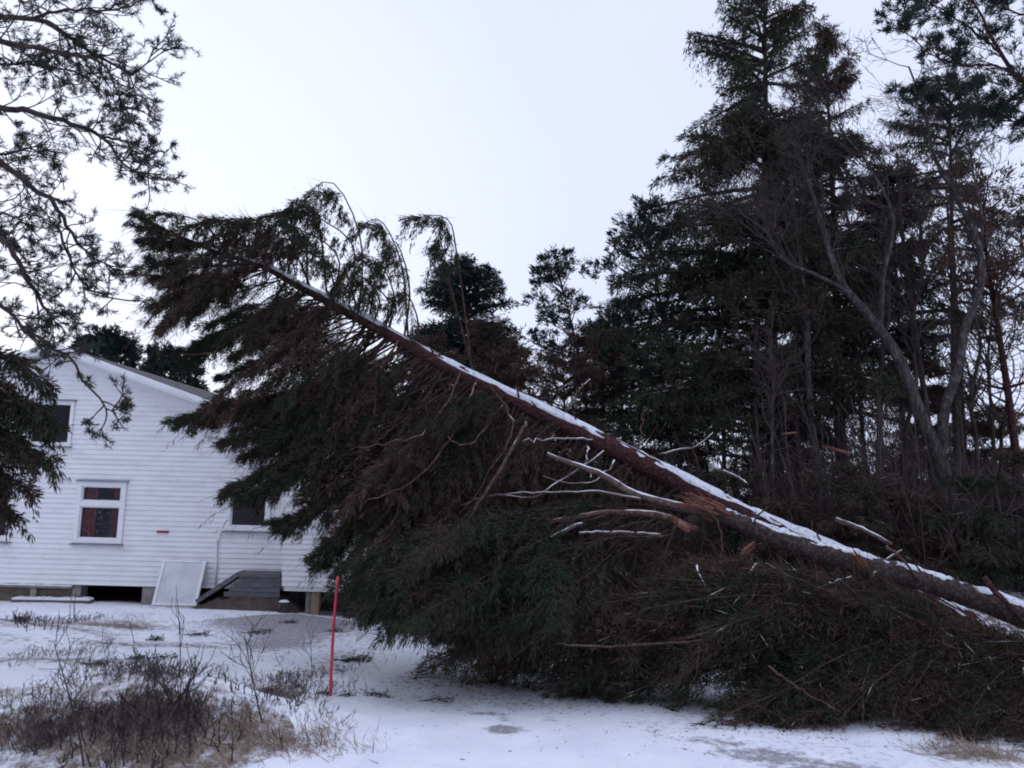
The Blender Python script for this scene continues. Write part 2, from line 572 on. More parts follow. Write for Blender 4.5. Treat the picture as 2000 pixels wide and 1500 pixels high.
def sheet(xs, ys, dz=0.0):
    X, Y = np.meshgrid(xs, ys)
    Z = terr(X, Y) + dz
    n, k = len(ys), len(xs)
    i = np.arange(n - 1)[:, None] * k
    j = np.arange(k - 1)[None]
    q = np.stack([i + j, i + j + 1, i + k + j + 1, i + k + j], -1).reshape(-1, 4)
    return np.stack([X, Y, Z], -1).reshape(-1, 3), q


def blob(P, c, rx, ry, ang=0.0):
    dx, dy = P[:, 0] - c[0], P[:, 1] - c[1]
    ca, sa = math.cos(ang), math.sin(ang)
    a, b_ = dx * ca + dy * sa, -dx * sa + dy * ca
    return np.sqrt((a / rx) ** 2 + (b_ / ry) ** 2)


def gpix(u, v):
    """where a photo pixel meets the ground"""
    lo, hi = 2.0, 60.0
    for d in np.linspace(3, 60, 600):
        p = pix(u, v, d)
        if p[2] < terr(p[0], p[1]):
            hi = d
            lo = d - 0.1
            break
    for _ in range(25):
        mid = (lo + hi) / 2
        p = pix(u, v, mid)
        if p[2] < terr(p[0], p[1]):
            hi = mid
        else:
            lo = mid
    p = pix(u, v, hi)
    return np.array([p[0], p[1], float(terr(p[0], p[1]))])


GV, GQ = sheet(gx, gy)
# bare heath patches showing through thin snow
g = np.full(len(GV), 0.15)
for (u, v, rx, ry, amt) in [(330, 1395, 1.15, 0.65, .42), (560, 1350, 0.75, 0.5, .36), (120, 1440, 0.9, 0.5, .36), (600, 1430, .8, .35, .26), (60, 1215, 1.6, .7, .5), (250, 1225, 1.2, .45, .48), (120, 1290, .9, .35, .38),
                            (480, 1190, 1.4, .35, .62), (620, 1190, 1.2, .3, .5), (390, 1480, 1.2, .3, .15), (1900, 1470, .8, .3, .55), (330, 1260, 1.0, .3, .33)]:
    c = gpix(u, v)
    g += amt * np.exp(-blob(GV, c, rx, ry) ** 2)
g += (0.20 * np.clip(wob(GV, 2.4, 4), 0, 1) + .16 * np.clip(wob(GV, 5.3, 1), 0, 1)) * (GV[:, 0] < -1.9)
g += 0.5 * sstep(2.8, 4.4, GV[:, 0]) * sstep(8.0, 9.5, GV[:, 1]) * (GV[:, 1] < 60)
mb = MB()
mb.add(GV, GQ, tint=g)
o = mb.build('ground', M['snow_ground'], smooth=True)
o['kind'] = 'structure'

# road: comes past the camera and runs on towards the yard in front of the house
ROAD = np.array([(0.9, -8, 3.6), (0.9, 2, 3.3), (0.85, 5, 3.0), (0.7, 7, 2.75), (0.1, 9, 2.5), (-1.4, 11.5, 2.2), (-3.2, 13.6, 2.0), (-5.0, 15.2, 1.3)])
rl = smooth_line(ROAD, 260)
nw = 57
s_ = np.linspace(-1, 1, nw)
tang = norm(np.gradient(rl[:, :2], axis=0))
perp = np.stack([tang[:, 1], -tang[:, 0]], -1)
RX = rl[:, 0, None] + perp[:, 0, None] * s_ * rl[:, 2, None]
RY = rl[:, 1, None] + perp[:, 1, None] * s_ * rl[:, 2, None]
e = 0.16 * np.sin(RY * 2.1 + 1) + 0.10 * np.sin(RY * 5.3)
RX = RX + e * np.abs(s_) ** 3
# edges dive under the ground so that the verge snow laps over them
RZ = terr(RX, RY) + 0.012 - 0.05 * sstep(0.9, 1.0, np.abs(s_))[None, :]
RV = np.stack([RX, RY, RZ], -1).reshape(-1, 3)
i = np.arange(len(rl) - 1)[:, None] * nw
j = np.arange(nw - 1)[None]
RQ = np.stack([i + j, i + j + 1, i + nw + j + 1, i + nw + j], -1).reshape(-1, 4)
r_ = np.full(len(RV), 0.09)
r_ += 0.22 * np.clip(wob(RV, 1.7, 2), 0, 1)
def spot(u, v, du, dv, amt, pw=4, ang=0.0):
    global r_
    c = gpix(u, v)
    a = gpix(u + du, v)
    b_ = gpix(u, v - dv)
    d_ = blob(RV, c, np.linalg.norm(a - c), np.linalg.norm(b_ - c), ang)
    r_ = r_ + amt * np.exp(-(d_ ** pw))
spot(985, 1428, 44, 9, .78, 6)
spot(940, 1396, 36, 4, .6)
spot(985, 1407, 12, 12, .55)
spot(1072, 1408, 26, 7, .33, 2)
spot(1480, 1478, 95, 16, .66, 4, -0.15)
spot(1400, 1452, 70, 7, .5, 4, -0.1)
spot(1600, 1505, 130, 14, .5, 3)
spot(590, 1225, 130, 24, .85, 2)
spot(540, 1262, 90, 18, .62, 2)
spot(500, 1215, 140, 16, .58, 2)
spot(660, 1290, 60, 30, .42, 2); spot(560, 1200, 150, 10, .5, 2)
spot(820, 1330, 80, 14, .30, 2)
spot(780, 1280, 70, 8, .2, 2)
spot(740, 1440, 60, 30, .16, 2)
mb = MB()
mb.add(RV, RQ, tint=r_)
o = mb.build('road', M['snow_road'], smooth=True)
o['kind'] = 'structure'

# ------------------------------------------------------------------ house
WY = 17.0
apex = pix(106, 664, WY - 0.4)
X0 = apex[0]
SL = 0.335
def wx(u, v): return pix(u, v, WY)[0]
def wz(u, v): return pix(u, v, WY)[2]
ZB = wz(200, 1143)
HALF = 5.45
ZTOP = pix(106, 690, WY)[2]
house = thing('white_house', (X0, WY + 4, float(terr(X0, WY))), 'white clapboard house with a low gable and dark windows', 'house')
WIN = {}
WIN['upper'] = (wx(58, 830), wx(142, 830), wz(100, 870), wz(100, 784))
WIN['main'] = (wx(150, 1000), wx(243, 1000), wz(195, 1060), wz(195, 942))
WIN['right'] = (wx(444, 1000), wx(528, 1000), wz(485, 1036), wz(485, 946))
WIN['corner'] = (wx(-62, 1000), wx(25, 1000), wz(0, 1056), wz(0, 942))
HOLES = list(WIN.values())


def clap(mbd, x0, x1, z0, z1, y, step=0.108, holes=(), gable=None, xoff=None):
    zs = set(np.arange(z0, z1, step).tolist() + [z1])
    rows = sorted(zs)
    for k in range(len(rows) - 1):
        a, b_ = rows[k], rows[k + 1]
        cuts = [a] + sorted(z for h in holes for z in (h[2], h[3]) if a + .004 < z < b_ - .004) + [b_]
        for c in range(len(cuts) - 1):
            la, lb = cuts[c], cuts[c + 1]
            mid = (la + lb) / 2
            segs = [(x0, x1)]
            for h in holes:
                if h[2] < mid < h[3]:
                    ns = []
                    for s in segs:
                        if h[1] <= s[0] or h[0] >= s[1]:
                            ns.append(s)
                        else:
                            if h[0] > s[0]: ns.append((s[0], h[0]))
                            if h[1] < s[1]: ns.append((h[1], s[1]))
                    segs = ns
            pa = 0.024 - 0.020 * (la - a) / (b_ - a)
            pb = 0.024 - 0.020 * (lb - a) / (b_ - a)
            for s in segs:
                sa, sb = list(s), list(s)
                if xoff is not None:
                    sa[0] += xoff(la); sb[0] += xoff(lb)
                if gable is not None:
                    zt, xc, sl = gable
                    for lim, zz in ((sa, la), (sb, lb)):
                        wdt = max(0.0, (zt - zz) / sl)
                        lim[0] = max(lim[0], xc - wdt); lim[1] = min(lim[1], xc + wdt)
                    if sa[1] - sa[0] < 0.02: continue
                    if sb[1] < sb[0]: sb = [xc, xc]
                v = [(sa[0], y - pa, la), (sa[1], y - pa, la), (sb[1], y - pb, lb), (sb[0], y - pb, lb), (sa[0], y + .02, la), (sa[1], y + .02, la)]
                mbd.add(v, [(0, 1, 2, 3), (4, 5, 1, 0)])


mb = MB()
clap(mb, X0 - HALF, X0 + HALF, ZB, ZTOP, WY, holes=HOLES, gable=(ZTOP, X0, SL))
ZE = ZTOP - HALF * SL
DEP = 9.0
# side and back walls
mb.add([(X0 + HALF, WY, ZB), (X0 + HALF, WY + DEP, ZB), (X0 + HALF, WY + DEP, ZE), (X0 + HALF, WY, ZE)], [(0, 1, 2, 3)])
mb.add([(X0 - HALF, WY, ZB), (X0 - HALF, WY + DEP, ZB), (X0 - HALF, WY + DEP, ZE), (X0 - HALF, WY, ZE)], [(0, 1, 2, 3)])
mb.add([(X0 - HALF, WY + DEP, ZB), (X0 + HALF, WY + DEP, ZB), (X0 + HALF, WY + DEP, ZE), (X0, WY + DEP, ZTOP), (X0 - HALF, WY + DEP, ZE)], [(0, 1, 2, 4)], [(2, 3, 4)])
mb.build('wall', M['siding'], house)
mb = MB()
mb.box(X0 - HALF + .06, X0 + HALF - .06, WY + .45, WY + DEP - .1, ZB + 2.55, ZB + 2.68)
mb.box(X0 - HALF + .02, X0 + HALF - .02, WY + .03, WY + DEP - .04, ZB - .02, ZB + .04)
mb.build('floor_slab', M['interior'], house)
# roof: dark slabs with pale bargeboards
mb = MB()
OV = 0.42
for s in (-1, 1):
    xe, ze = X0 + s * (HALF + .45), ZTOP - (HALF + .45) * SL
    for (th0, th1) in ((0.10, 0.155),):
        mb.hexa([(X0, WY - OV, ZTOP + th0), (xe, WY - OV, ze + th0), (X0, WY + DEP + .3, ZTOP + th0), (xe, WY + DEP + .3, ze + th0),
                 (X0, WY - OV, ZTOP + th1), (xe, WY - OV, ze + th1), (X0, WY + DEP + .3, ZTOP + th1), (xe, WY + DEP + .3, ze + th1)])
roof = mb.build('roof', M['roofing'], house)
mb = MB()
for s in (-1, 1):
    xe, ze = X0 + s * (HALF + .45), ZTOP - (HALF + .45) * SL
    for (y0, y1, a, b_) in ((WY - OV - .03, WY - OV - .004, 0.0, 0.135), (WY - OV - .055, WY - OV - .033, 0.055, 0.16)):
        mb.hexa([(X0, y0, ZTOP + a), (xe, y0, ze + a), (X0, y1, ZTOP + a), (xe, y1, ze + a), (X0, y0, ZTOP + b_), (xe, y0, ze + b_), (X0, y1, ZTOP + b_), (xe, y1, ze + b_)])
mb.build('bargeboard', M['trim'], roof)
mb = MB()
for s in (-1, 1):
    xe, ze = X0 + s * (HALF + .42), ZTOP - (HALF + .42) * SL
    mb.hexa([(X0, WY - OV, ZTOP + .05), (xe, WY - OV, ze + .05), (X0, WY + .1, ZTOP + .05), (xe, WY + .1, ze + .05), (X0, WY - OV, ZTOP + .096), (xe, WY - OV, ze + .096), (X0, WY + .1, ZTOP + .096), (xe, WY + .1, ze + .096)])
mb.build('soffit', M['trim'], roof)


def window(w, transom=None, curtain=False, cap=True, fw=0.085, pane='glass'):
    x0, x1, z0, z1 = w
    y = WY
    # the whole window is a part of the house: casing, then sill, panes and curtains under it
    f = MB()
    def member(a0, a1, b0, b1, ya, yb): f.box(a0, a1, ya, yb, b0, b1)
    ya, yb = y - .050, y + .06
    member(x0 - .015, x0 + fw, z0 - .01, z1 + .01, ya, yb)
    member(x1 - fw, x1 + .015, z0 - .01, z1 + .01, ya, yb)
    member(x0 + fw, x1 - fw, z1 - fw, z1 + .01, ya + .002, yb)
    member(x0 + fw, x1 - fw, z0 - .01, z0 + fw, ya + .002, yb)
    fr = None
    lights = []
    if transom:
        member(x0 + fw, x1 - fw, transom - .055, transom + .055, ya + .002, yb)
        lights = [(z0 + fw, transom - .055), (transom + .055, z1 - fw)]
    else:
        lights = [(z0 + fw, z1 - fw)]
    win = f.build('window', M['trim'], house)
    for (a, b_) in lights:
        s = MB()                                   # sash
        q = .028
        s.box(x0 + fw, x0 + fw + q, y - .02, y + .03, a, b_)
        s.box(x1 - fw - q, x1 - fw, y - .02, y + .03, a, b_)
        s.box(x0 + fw + q, x1 - fw - q, y - .019, y + .03, a, a + q)
        s.box(x0 + fw + q, x1 - fw - q, y - .019, y + .03, b_ - q, b_)
        s.build('sash', M['trim'], win)
        p = MB()
        p.add([(x0 + fw + q, y + .008, a + q), (x1 - fw - q, y + .008, a + q), (x1 - fw - q, y + .008, b_ - q), (x0 + fw + q, y + .008, b_ - q)], [(0, 1, 2, 3)])
        p.build('pane', M[pane], win)
    s = MB()
    s.hexa([(x0 - .05, y - .10, z0 - .052), (x1 + .05, y - .10, z0 - .052), (x0 - .05, y - .004, z0 - .04), (x1 + .05, y - .004, z0 - .04),
            (x0 - .05, y - .10, z0 - .028), (x1 + .05, y - .10, z0 - .028), (x0 - .05, y - .004, z0 - .013), (x1 + .05, y - .004, z0 - .013)])
    s.build('sill', M['sill'], win)
    if cap:
        s = MB()
        s.hexa([(x0 - .05, y - .09, z1 + .012), (x1 + .05, y - .09, z1 + .012), (x0 - .05, y - .004, z1 + .012), (x1 + .05, y - .004, z1 + .012),
                (x0 - .05, y - .09, z1 + .035), (x1 + .05, y - .09, z1 + .035), (x0 - .05, y - .004, z1 + .05), (x1 + .05, y - .004, z1 + .05)])
        s.build('drip_cap', M['sill'], win)
    if curtain:
        for (ca, cb) in ((x0 + .06, x0 + .06 + (x1 - x0) * .31), (x1 - .06 - (x1 - x0) * .25, x1 - .06)):
            c = MB()
            n = 26
            xs = np.linspace(ca, cb, n)
            ys = y + .10 + .018 * np.sin(np.linspace(0, 17, n))
            v = np.concatenate([np.stack([xs, ys, np.full(n, z0 + .02)], -1), np.stack([xs, ys, np.full(n, z1 - .02)], -1)])
            k = np.arange(n - 1)
            c.add(v, np.stack([k, k + 1, k + n + 1, k + n], -1))
            c.build('curtain', M['curtain'], win, smooth=True)
    return win


window(WIN['upper'], fw=.045)
window(WIN['main'], transom=wz(197, 984), curtain=True, pane='glass_snow')
window(WIN['right'])
window(WIN['corner'])
# small red plate and downpipe on the wall
mb = MB()
a, b_ = pix(308, 1036, WY), pix(330, 1041, WY)
mb.box(a[0], b_[0], WY - .045, WY - .021, b_[2], a[2])
mb.build('wall_plate', M['red_plate'], house)
mb = MB()
pp = pixs([(432, 1034), (430, 1050), (425, 1056), (424, 1100), (422, 1142)], WY)
pp[:, 1] = WY - .05
mb.tube(pp, 0.02, 8)
mb.build('downpipe', M['trim'], house, smooth=True)
# foundation
zg = float(terr(X0, WY))
def gz(x, y=WY): return float(terr(x, y))
def pier(name, u0, u1, mat_, y0=WY + .02, y1=WY + .3, ztop=None):
    xa, xb = wx(u0, 1150), wx(u1, 1150)
    q = MB()
    q.box(xa, xb, y0, y1, gz(xa) - .2, (ZB - .02 if ztop is None else ztop))
    return q.build(name, mat_, house)
pier('foundation_pier', 141, 157, M['concrete'])
pier('foundation_pier', 279, 304, M['concrete'], y0=WY - .02)
pier('foundation_pier', 60, 72, M['concrete'], y0=WY - .015)
pier('foundation_panel', -420, 59.5, M['dark_wood'], y0=WY + .05, y1=WY + .1)
pier('foundation_panel', 72.5, 140.5, M['dark_wood'], y0=WY + .05, y1=WY + .1)
mb = MB()
xa, xb = wx(-420, 1150), wx(142, 1150)
mb.box(xa, xb, WY - .07, WY + .04, ZB - .075, ZB - .032)
mb.build('foundation_ledge', M['concrete'], house)
mb = MB()
for k in range(60):
    t0 = xa + (xb - xa) * k / 60
    mb.box(t0, t0 + (xb - xa) / 60, WY - .068, WY + .0, ZB - .031, ZB - .015 + .012 * RNG.random())
mb.build('ledge_snow', M['snow'], house)
mb = MB()      # far foundation walls, keep the crawl space dark
mb.box(X0 - HALF, X0 + HALF, WY + DEP - .3, WY + DEP - .02, zg - 1.0, ZB - .03)
mb.box(X0 - HALF, X0 - HALF + .2, WY + .4, WY + DEP - .31, zg - 1.0, ZB - .03)
mb.box(X0 + HALF - .2, X0 + HALF, WY + .4, WY + DEP - .31, zg - 1.0, ZB - .03)
mb.build('foundation_wall', M['concrete'], house)

# annex on posts that juts out of the right end of the gable
AY = WY - 0.75
axl = pix(551, 1142, AY)[0]
axr = pix(840, 1150, AY)[0]
azb = pix(620, 1146, AY)[2]
azt = pix(560, 862, AY)[2]
annex = thing('side_annex', (axl + 1, AY + 1, gz(axl + 1, AY)), 'white clapboard side annex raised on a timber post over a dark gap', 'building')
mb = MB()
clap(mb, axl, axr, azb, azt, AY, step=0.108, xoff=lambda z: -(z - azb) * 0.055)
mb.add([(axl, AY, azb), (axl - (azt - azb) * .055, AY, azt), (axl - (azt - azb) * .055, WY - .03, azt), (axl, WY - .03, azb)], [(0, 1, 2, 3)])
mb.add([(axr, AY, azb), (axr, AY, azt), (axr, WY + 5, azt), (axr, WY + 5, azb)], [(0, 1, 2, 3)])
mb.add([(axl, AY, azb + .02), (axr, AY, azb + .02), (axr, WY + 5, azb + .02), (axl, WY + 5, azb + .02)], [(0, 1, 2, 3)])
mb.build('wall', M['siding'], annex)
mb = MB()
mb.box(axl + .04, axr - .01, AY + .012, AY + .05, azb - .10, azb - .003)
mb.box(axl + .01, axl + .1, AY - .03, AY + .06, azb, azb + .001)
mb.build('skirt_board', M['sill'] if False else M['trim'], annex)
mb = MB()
mb.hexa([(axl - .5, AY - .3, azt - .05), (axr + .3, AY - .3, azt - .05), (axl - .5, WY + 5, azt + .35), (axr + .3, WY + 5, azt + .35),
         (axl - .5, AY - .3, azt + .05), (axr + .3, AY - .3, azt + .05), (axl - .5, WY + 5, azt + .45), (axr + .3, WY + 5, azt + .45)])
mb.build('roof', M['roofing'], annex)
def post(name, u0, u1, d, mat_, label=None):
    a_, b2 = pix(u0, 1170, d)[0], pix(u1, 1170, d)[0]
    q = MB()
    q.box(a_, b2, d, d + (b2 - a_), gz((a_ + b2) / 2, d) - .1, azb - .10)
    oo = q.build(name, mat_, annex)
    if label: oo['label'] = label
post('support_post', 607, 623, AY + .07, M['raw_wood'], 'yellow brown timber post')
post('support_post', 597, 606, AY + .12, M['concrete'], 'grey post beside the timber post')
mb = MB()
mb.box(axl + .0, axr, WY + 1.4, WY + 1.6, gz(axl, WY) - .6, azb - .1)
mb.build('foundation_wall', M['concrete'], annex)

# ------------------------------------------------------------------ things by the house
# old window leaning on the wall
c4 = [pix(298, 1169, 16.6), pix(385, 1174, 16.6), pix(319, 1094, 16.93), pix(402, 1099, 16.93)]
c4[0][2] = gz(c4[0][0], 16.6) + .01
c4[1][2] = gz(c4[1][0], 16.6) + .01
lw = thing('leaning_window', (c4[0] + c4[1]) / 2, 'old window with a frosted pane leaning on the white wall', 'window')
ex, ez = norm(c4[1] - c4[0]), norm((c4[2] + c4[3] - c4[0] - c4[1]))
ny = np.cross(ex, ez)
Wd = np.linalg.norm(c4[1] - c4[0]); Hd = np.linalg.norm((c4[2] + c4[3] - c4[0] - c4[1]) / 2)
sk = (c4[2] - c4[0]) - ez * np.dot(c4[2] - c4[0], ez)
def LP(a, b_, n_): return c4[0] + ex * a * Wd + (c4[2] - c4[0]) * b_ + ny * n_
def slab(mbd, a0, a1, b0, b1, n0, n1):
    mbd.hexa([LP(a0, b0, n0), LP(a1, b0, n0), LP(a0, b0, n1), LP(a1, b0, n1), LP(a0, b1, n0), LP(a1, b1, n0), LP(a0, b1, n1), LP(a1, b1, n1)])
mb = MB()
w = .065
slab(mb, 0, w, 0, 1, -.02, .03); slab(mb, 1 - w, 1, 0, 1, -.02, .03)
slab(mb, w, 1 - w, 0, w * .9, -.019, .029); slab(mb, w, 1 - w, 1 - w * .6, 1, -.019, .029)
mb.build('frame', M['trim'], lw)
mb = MB()
slab(mb, w, 1 - w, w * .9, 1 - w * .6, .0, .012)
mb.build('pane', M['frost'], lw)
mb = MB()
for a in (.2, .85):
    slab(mb, a, a + .025, .97, 1.03, -.035, -.021)
mb.build('hinge', M['sill'], lw)

# snow covered plank below the crawl space opening
pa, pb = gpix(145, 1169), gpix(277, 1172)
pa[1] = pb[1] = WY - .12
pa[2], pb[2] = gz(pa[0], pa[1]) + .03, gz(pb[0], pb[1]) + .03
pk = thing('plank', (pa + pb) / 2, 'dark plank capped with snow lying below the crawl space opening', 'plank')
mb = MB(); mb.bar(pa, pb, .20, .07); mb.build('board', M['dark_wood'], pk)
mb = MB()
for k in range(24):
    a, b_ = pa + (pb - pa) * k / 24, pa + (pb - pa) * (k + 1) / 24
    hh = .035 + .02 * RNG.random()
    mb.bar(a + UP * (.036 + hh / 2), b_ + UP * (.036 + hh / 2), .18, hh)
mb.build('snow_cap', M['snow'], pk)

# weathered ramp and landing
rp_ = thing('wooden_ramp', gpix(470, 1180), 'weathered grey boarded landing and ramp beside the annex', 'ramp')
D0 = WY - .35
def q2(u, v, d=D0): return pix(u, v, d)
mb = MB()
A_, B_, C_, D_ = q2(392, 1172), q2(472, 1119), q2(549, 1121), q2(556, 1152)
mb.bar(A_, B_, .5, .09, tint=.5)
mb.build('ramp_board', M['grey_wood'], rp_)
mb = MB()
y0, y1 = D0 - .22, D0 + .30
mb.box(B_[0] - .02, C_[0] + .03, y0, y1, B_[2] - .05, B_[2] + .02)
mb.build('landing', M['grey_wood'], rp_)
mb = MB()
for k in range(4):
    z1 = B_[2] - .055 - k * .105
    mb.box(B_[0] + .02 - k * .10, C_[0] + .05, y0 + .03, y0 + .06, z1 - .098, z1)
mb.build('side_board', M['grey_wood'], rp_)
mb = MB()
for xx in (B_[0] + .2, C_[0] - .1):
    mb = MB()
    mb.box(xx, xx + .09, y0 + .07, y0 + .16, gz(xx, y0) - .1, B_[2] - .06)
    mb.build('support_leg', M['dark_wood'], rp_)
# bare earth heap under it
eh = MB()
n, k = 30, 12
u = np.linspace(0, 1, n); w_ = np.linspace(0, 1, k)
ea, eb = q2(385, 1180), q2(600, 1190)
XX = ea[0] + (eb[0] - ea[0]) * u[:, None] + 0 * w_[None]
YY = D0 - .55 + 1.5 * w_[None] + 0 * u[:, None]
ZZ = terr(XX, YY) - .03 + .40 * np.sin(math.pi * u)[:, None] ** .7 * np.sin(math.pi * w_)[None] ** .8 + .02 * RNG.normal(size=(n, k))
i = np.arange(n - 1)[:, None] * k; j = np.arange(k - 1)[None]
eh.add(np.stack([XX, YY, ZZ], -1).reshape(-1, 3), np.stack([i + j, i + j + 1, i + k + j + 1, i + k + j], -1).reshape(-1, 4))
tag(eh.build('earth_heap', M['earth'], smooth=True), 'low heap of dark bare earth under the boarded landing', 'earth')
# chopped log with snow
lc = gpix(585, 1187); lc[1] = AY - .1; lc[2] = gz(lc[0], lc[1])
lg = thing('chopping_log', lc, 'short log standing in the snow beside the timber post', 'log')
mb = MB(); mb.tube([lc - UP * .05, lc + UP * .1, lc + UP * .21], [.12, .115, .11], 12, lump=.04); mb.build('log', M['bark_grey'], lg)
mb = MB(); mb.tube([lc + UP * .212, lc + UP * .24], [.10, .07], 12); mb.build('snow_cap', M['snow'], lg)

# red snow pole
pb_ = gpix(645, 1362); pt_ = pix(660, 1126, pb_[1] + .05)
sp = thing('snow_pole', pb_, 'thin red snow marker pole leaning at the road edge', 'snow pole')
mb = MB(); mb.tube(smooth_line([pb_ - UP * .1, (pb_ + pt_) / 2 + np.array([-.012, 0, 0]), pt_], 14), .0155, 10)
mb.build('pole', M['red_pole'], sp, smooth=True)
for t in (.57, .9):
    mb = MB()
    c = pb_ + (pt_ - pb_) * t
    d = norm(pt_ - pb_)
    mb.tube([c - d * .045 + np.array([-.011, 0, 0]) * (t < .8), c + d * .045 + np.array([-.011, 0, 0]) * (t < .8)], .0175, 10)
    mb.build('reflector_band', M['red_plate'], sp)

# ------------------------------------------------------------------ foliage builders
def bez(P, t):
    t = t[:, None]
    return P[:, 0] * (1 - t) ** 2 + 2 * P[:, 1] * t * (1 - t) + P[:, 2] * t ** 2


def bez_d(P, t):
    t = t[:, None]
    return norm(2 * (P[:, 1] - P[:, 0]) * (1 - t) + 2 * (P[:, 2] - P[:, 1]) * t)


def bough_foliage(mbd, C, n, shoot=(.10, .03), spread=.33, hang=.35, tint=.45, t0=.15, gap=.14, wind=(0, 0, 0), tvar=.2, rise=0.3, wmax=1.0, wgt=None):
    """needle-clad shoots along the side twigs of curved boughs C (m,3,3)"""
    m = len(C)
    if m == 0: return
    ln = np.linalg.norm(C[:, 1] - C[:, 0], axis=1) + np.linalg.norm(C[:, 2] - C[:, 1], axis=1)
    pr = ln ** 1.5 if wgt is None else ln ** 1.5 * wgt
    pr /= pr.sum()
    i = RNG.choice(m, n, p=pr)
    u0 = 1 - (1 - RNG.random(n)) ** .85
    u0 = t0 + (1 - t0) * u0
    nt_ = np.maximum(3, np.ceil(ln[i] / gap))
    slot = np.floor(u0 * nt_)
    side = np.where(RNG.random(n) < .5, -1.0, 1.0)
    key = i * 131.0 + slot * 7.0 + side
    h1, h2, h3 = hsh(key, 1), hsh(key, 2), hsh(key, 3)
    t = np.clip((slot + .2 + .6 * h3) / nt_, 0, 1)
    c = bez(C[i], t); T = bez_d(C[i], t)
    lat = norm(np.cross(T, UP) + 1e-4)
    wl = np.minimum(spread * ln[i] * (1.05 - t) ** .8, wmax) * (.45 + .75 * h1) + .06
    td = norm(T * .75 + lat * (side * (.15 + 1.15 * h2))[:, None] + UP * ((h3 - .5) * 1.3 + .08 * rise)[:, None] + np.asarray(wind) * .6)
    u = RNG.random(n)
    r = wl * u
    hg = hang * (0.5 + h2)
    P = c + td * r[:, None] - UP * (hg * r * (.25 + .75 * u))[:, None] + RNG.normal(size=(n, 3)) * (.012 + .02 * shoot[0] / .1 * .5)
    D = norm(td + RNG.normal(size=(n, 3)) * .46 - UP * (hg * 1.3 * u)[:, None] + np.asarray(wind))
    L = shoot[0] * (.6 + .8 * RNG.random(n)); W = shoot[1] * (.7 + .6 * RNG.random(n))
    tb = tint[i] if np.ndim(tint) else tint
    tt = tb + tvar * (h1 - .5) * 1.6 + .10 * RNG.normal(size=n) + .12 * wob(P, 1.1, 2)
    mbd.blades(P, D, L, W, np.clip(tt, 0, 1))


def hang_curtains(mbd, C, n, length=.5, shoot=(.10, .03), tint=.5, wind=(0, 0, 0), gap=.05, t0=.2, wgt=None):
    """long limp hanging twigs below boughs C"""
    m = len(C)
    ln = np.linalg.norm(C[:, 1] - C[:, 0], axis=1) + np.linalg.norm(C[:, 2] - C[:, 1], axis=1)
    pr = ln if wgt is None else ln * wgt
    pr = pr / pr.sum()
    i = RNG.choice(m, n, p=pr)
    nt_ = np.ceil(ln[i] / gap)
    slot = np.floor((t0 + (1 - t0) * RNG.random(n)) * nt_)
    key = i * 97.0 + slot * 3.1
    h1, h2, h3 = hsh(key, 4), hsh(key, 5), hsh(key, 6)
    t = np.clip((slot + h3) / nt_, 0, 1)
    c = bez(C[i], t); T = bez_d(C[i], t)
    u = RNG.random(n)
    wl = length * (.25 + .95 * h1)
    off = np.stack([h2 - .5, h3 - .5, np.zeros(n)], -1) * .25
    w = np.asarray(wind, float)
    P = c + off * u[:, None] + T * (.12 * u)[:, None] + (w * (u ** 2)[:, None] - UP * u[:, None]) * wl[:, None] + RNG.normal(size=(n, 3)) * .014
    D = norm(-UP + w * u[:, None] * 1.5 + T * .25 + RNG.normal(size=(n, 3)) * .38)
    L = shoot[0] * (.6 + .8 * RNG.random(n)); W = shoot[1] * (.7 + .6 * RNG.random(n))
    tb = tint[i] if np.ndim(tint) else tint
    tt = tb + .3 * (h1 - .5) + .1 * RNG.normal(size=n) + .12 * wob(P, 1.1, 2)
    mbd.blades(P, D, L, W, np.clip(tt, 0, 1))


def bough_wood(mbd, C, r0=.02, r1=.004, k=4, n=6, tint=.3):
    ts = np.linspace(0, 1, n)
    for c in C:
        p = np.stack([c[0] * (1 - t) ** 2 + 2 * c[1] * t * (1 - t) + c[2] * t ** 2 for t in ts])
        l = np.linalg.norm(c[2] - c[0])
        mbd.tube(p, np.linspace(r0, r1, n) * (.5 + .3 * l), k, tint, caps=False)


def twig_fan(mbd, C, n, r=.004, L=(.2, .5), tint=.4, wild=.9, t0=.2):
    """thin bare side twigs"""
    m = len(C)
    i = RNG.integers(0, m, n)
    t = t0 + (1 - t0) * RNG.random(n)
    c = bez(C[i], t); T = bez_d(C[i], t)
    D = norm(T + RNG.normal(size=(n, 3)) * wild)
    l = L[0] + (L[1] - L[0]) * RNG.random(n)
    mbd.blades(c, D, l, r * 2, np.clip(tint + .2 * RNG.normal(size=n), 0, 1), wide=.3)


def tufts(mbd, P, D, n=12, L=.07, w=.009, tint=.4, cone=.75):
    """brush of needles at twig ends"""
    m = len(P)
    PP = np.repeat(P, n, 0); DD = np.repeat(norm(D), n, 0)
    back = RNG.random(m * n)[:, None] * L * .9
    d = norm(DD + RNG.normal(size=(m * n, 3)) * cone)
    tt = np.repeat(np.broadcast_to(tint, (m,)), n) + .1 * RNG.normal(size=m * n)
    mbd.blades(PP - DD * back, d, L * (.7 + .6 * RNG.random(m * n)), w, np.clip(tt, 0, 1))


# ------------------------------------------------------------------ standing trees
def axis_pts(b, t, bend=0.0, n=14):
    s = np.linspace(0, 1, n)
    b, t = np.asarray(b, float), np.asarray(t, float)
    p = b + (t - b) * s[:, None]
    p[:, 0] += bend * np.sin(s * math.pi)
    p[:, 0] += .02 * np.sin(s * 9 + b[0]) * np.linalg.norm(t - b) / 8
    return p


def along(p, s):
    x = np.linspace(0, 1, len(p))
    return np.stack([np.interp(s, x, p[:, k]) for k in range(3)], -1)


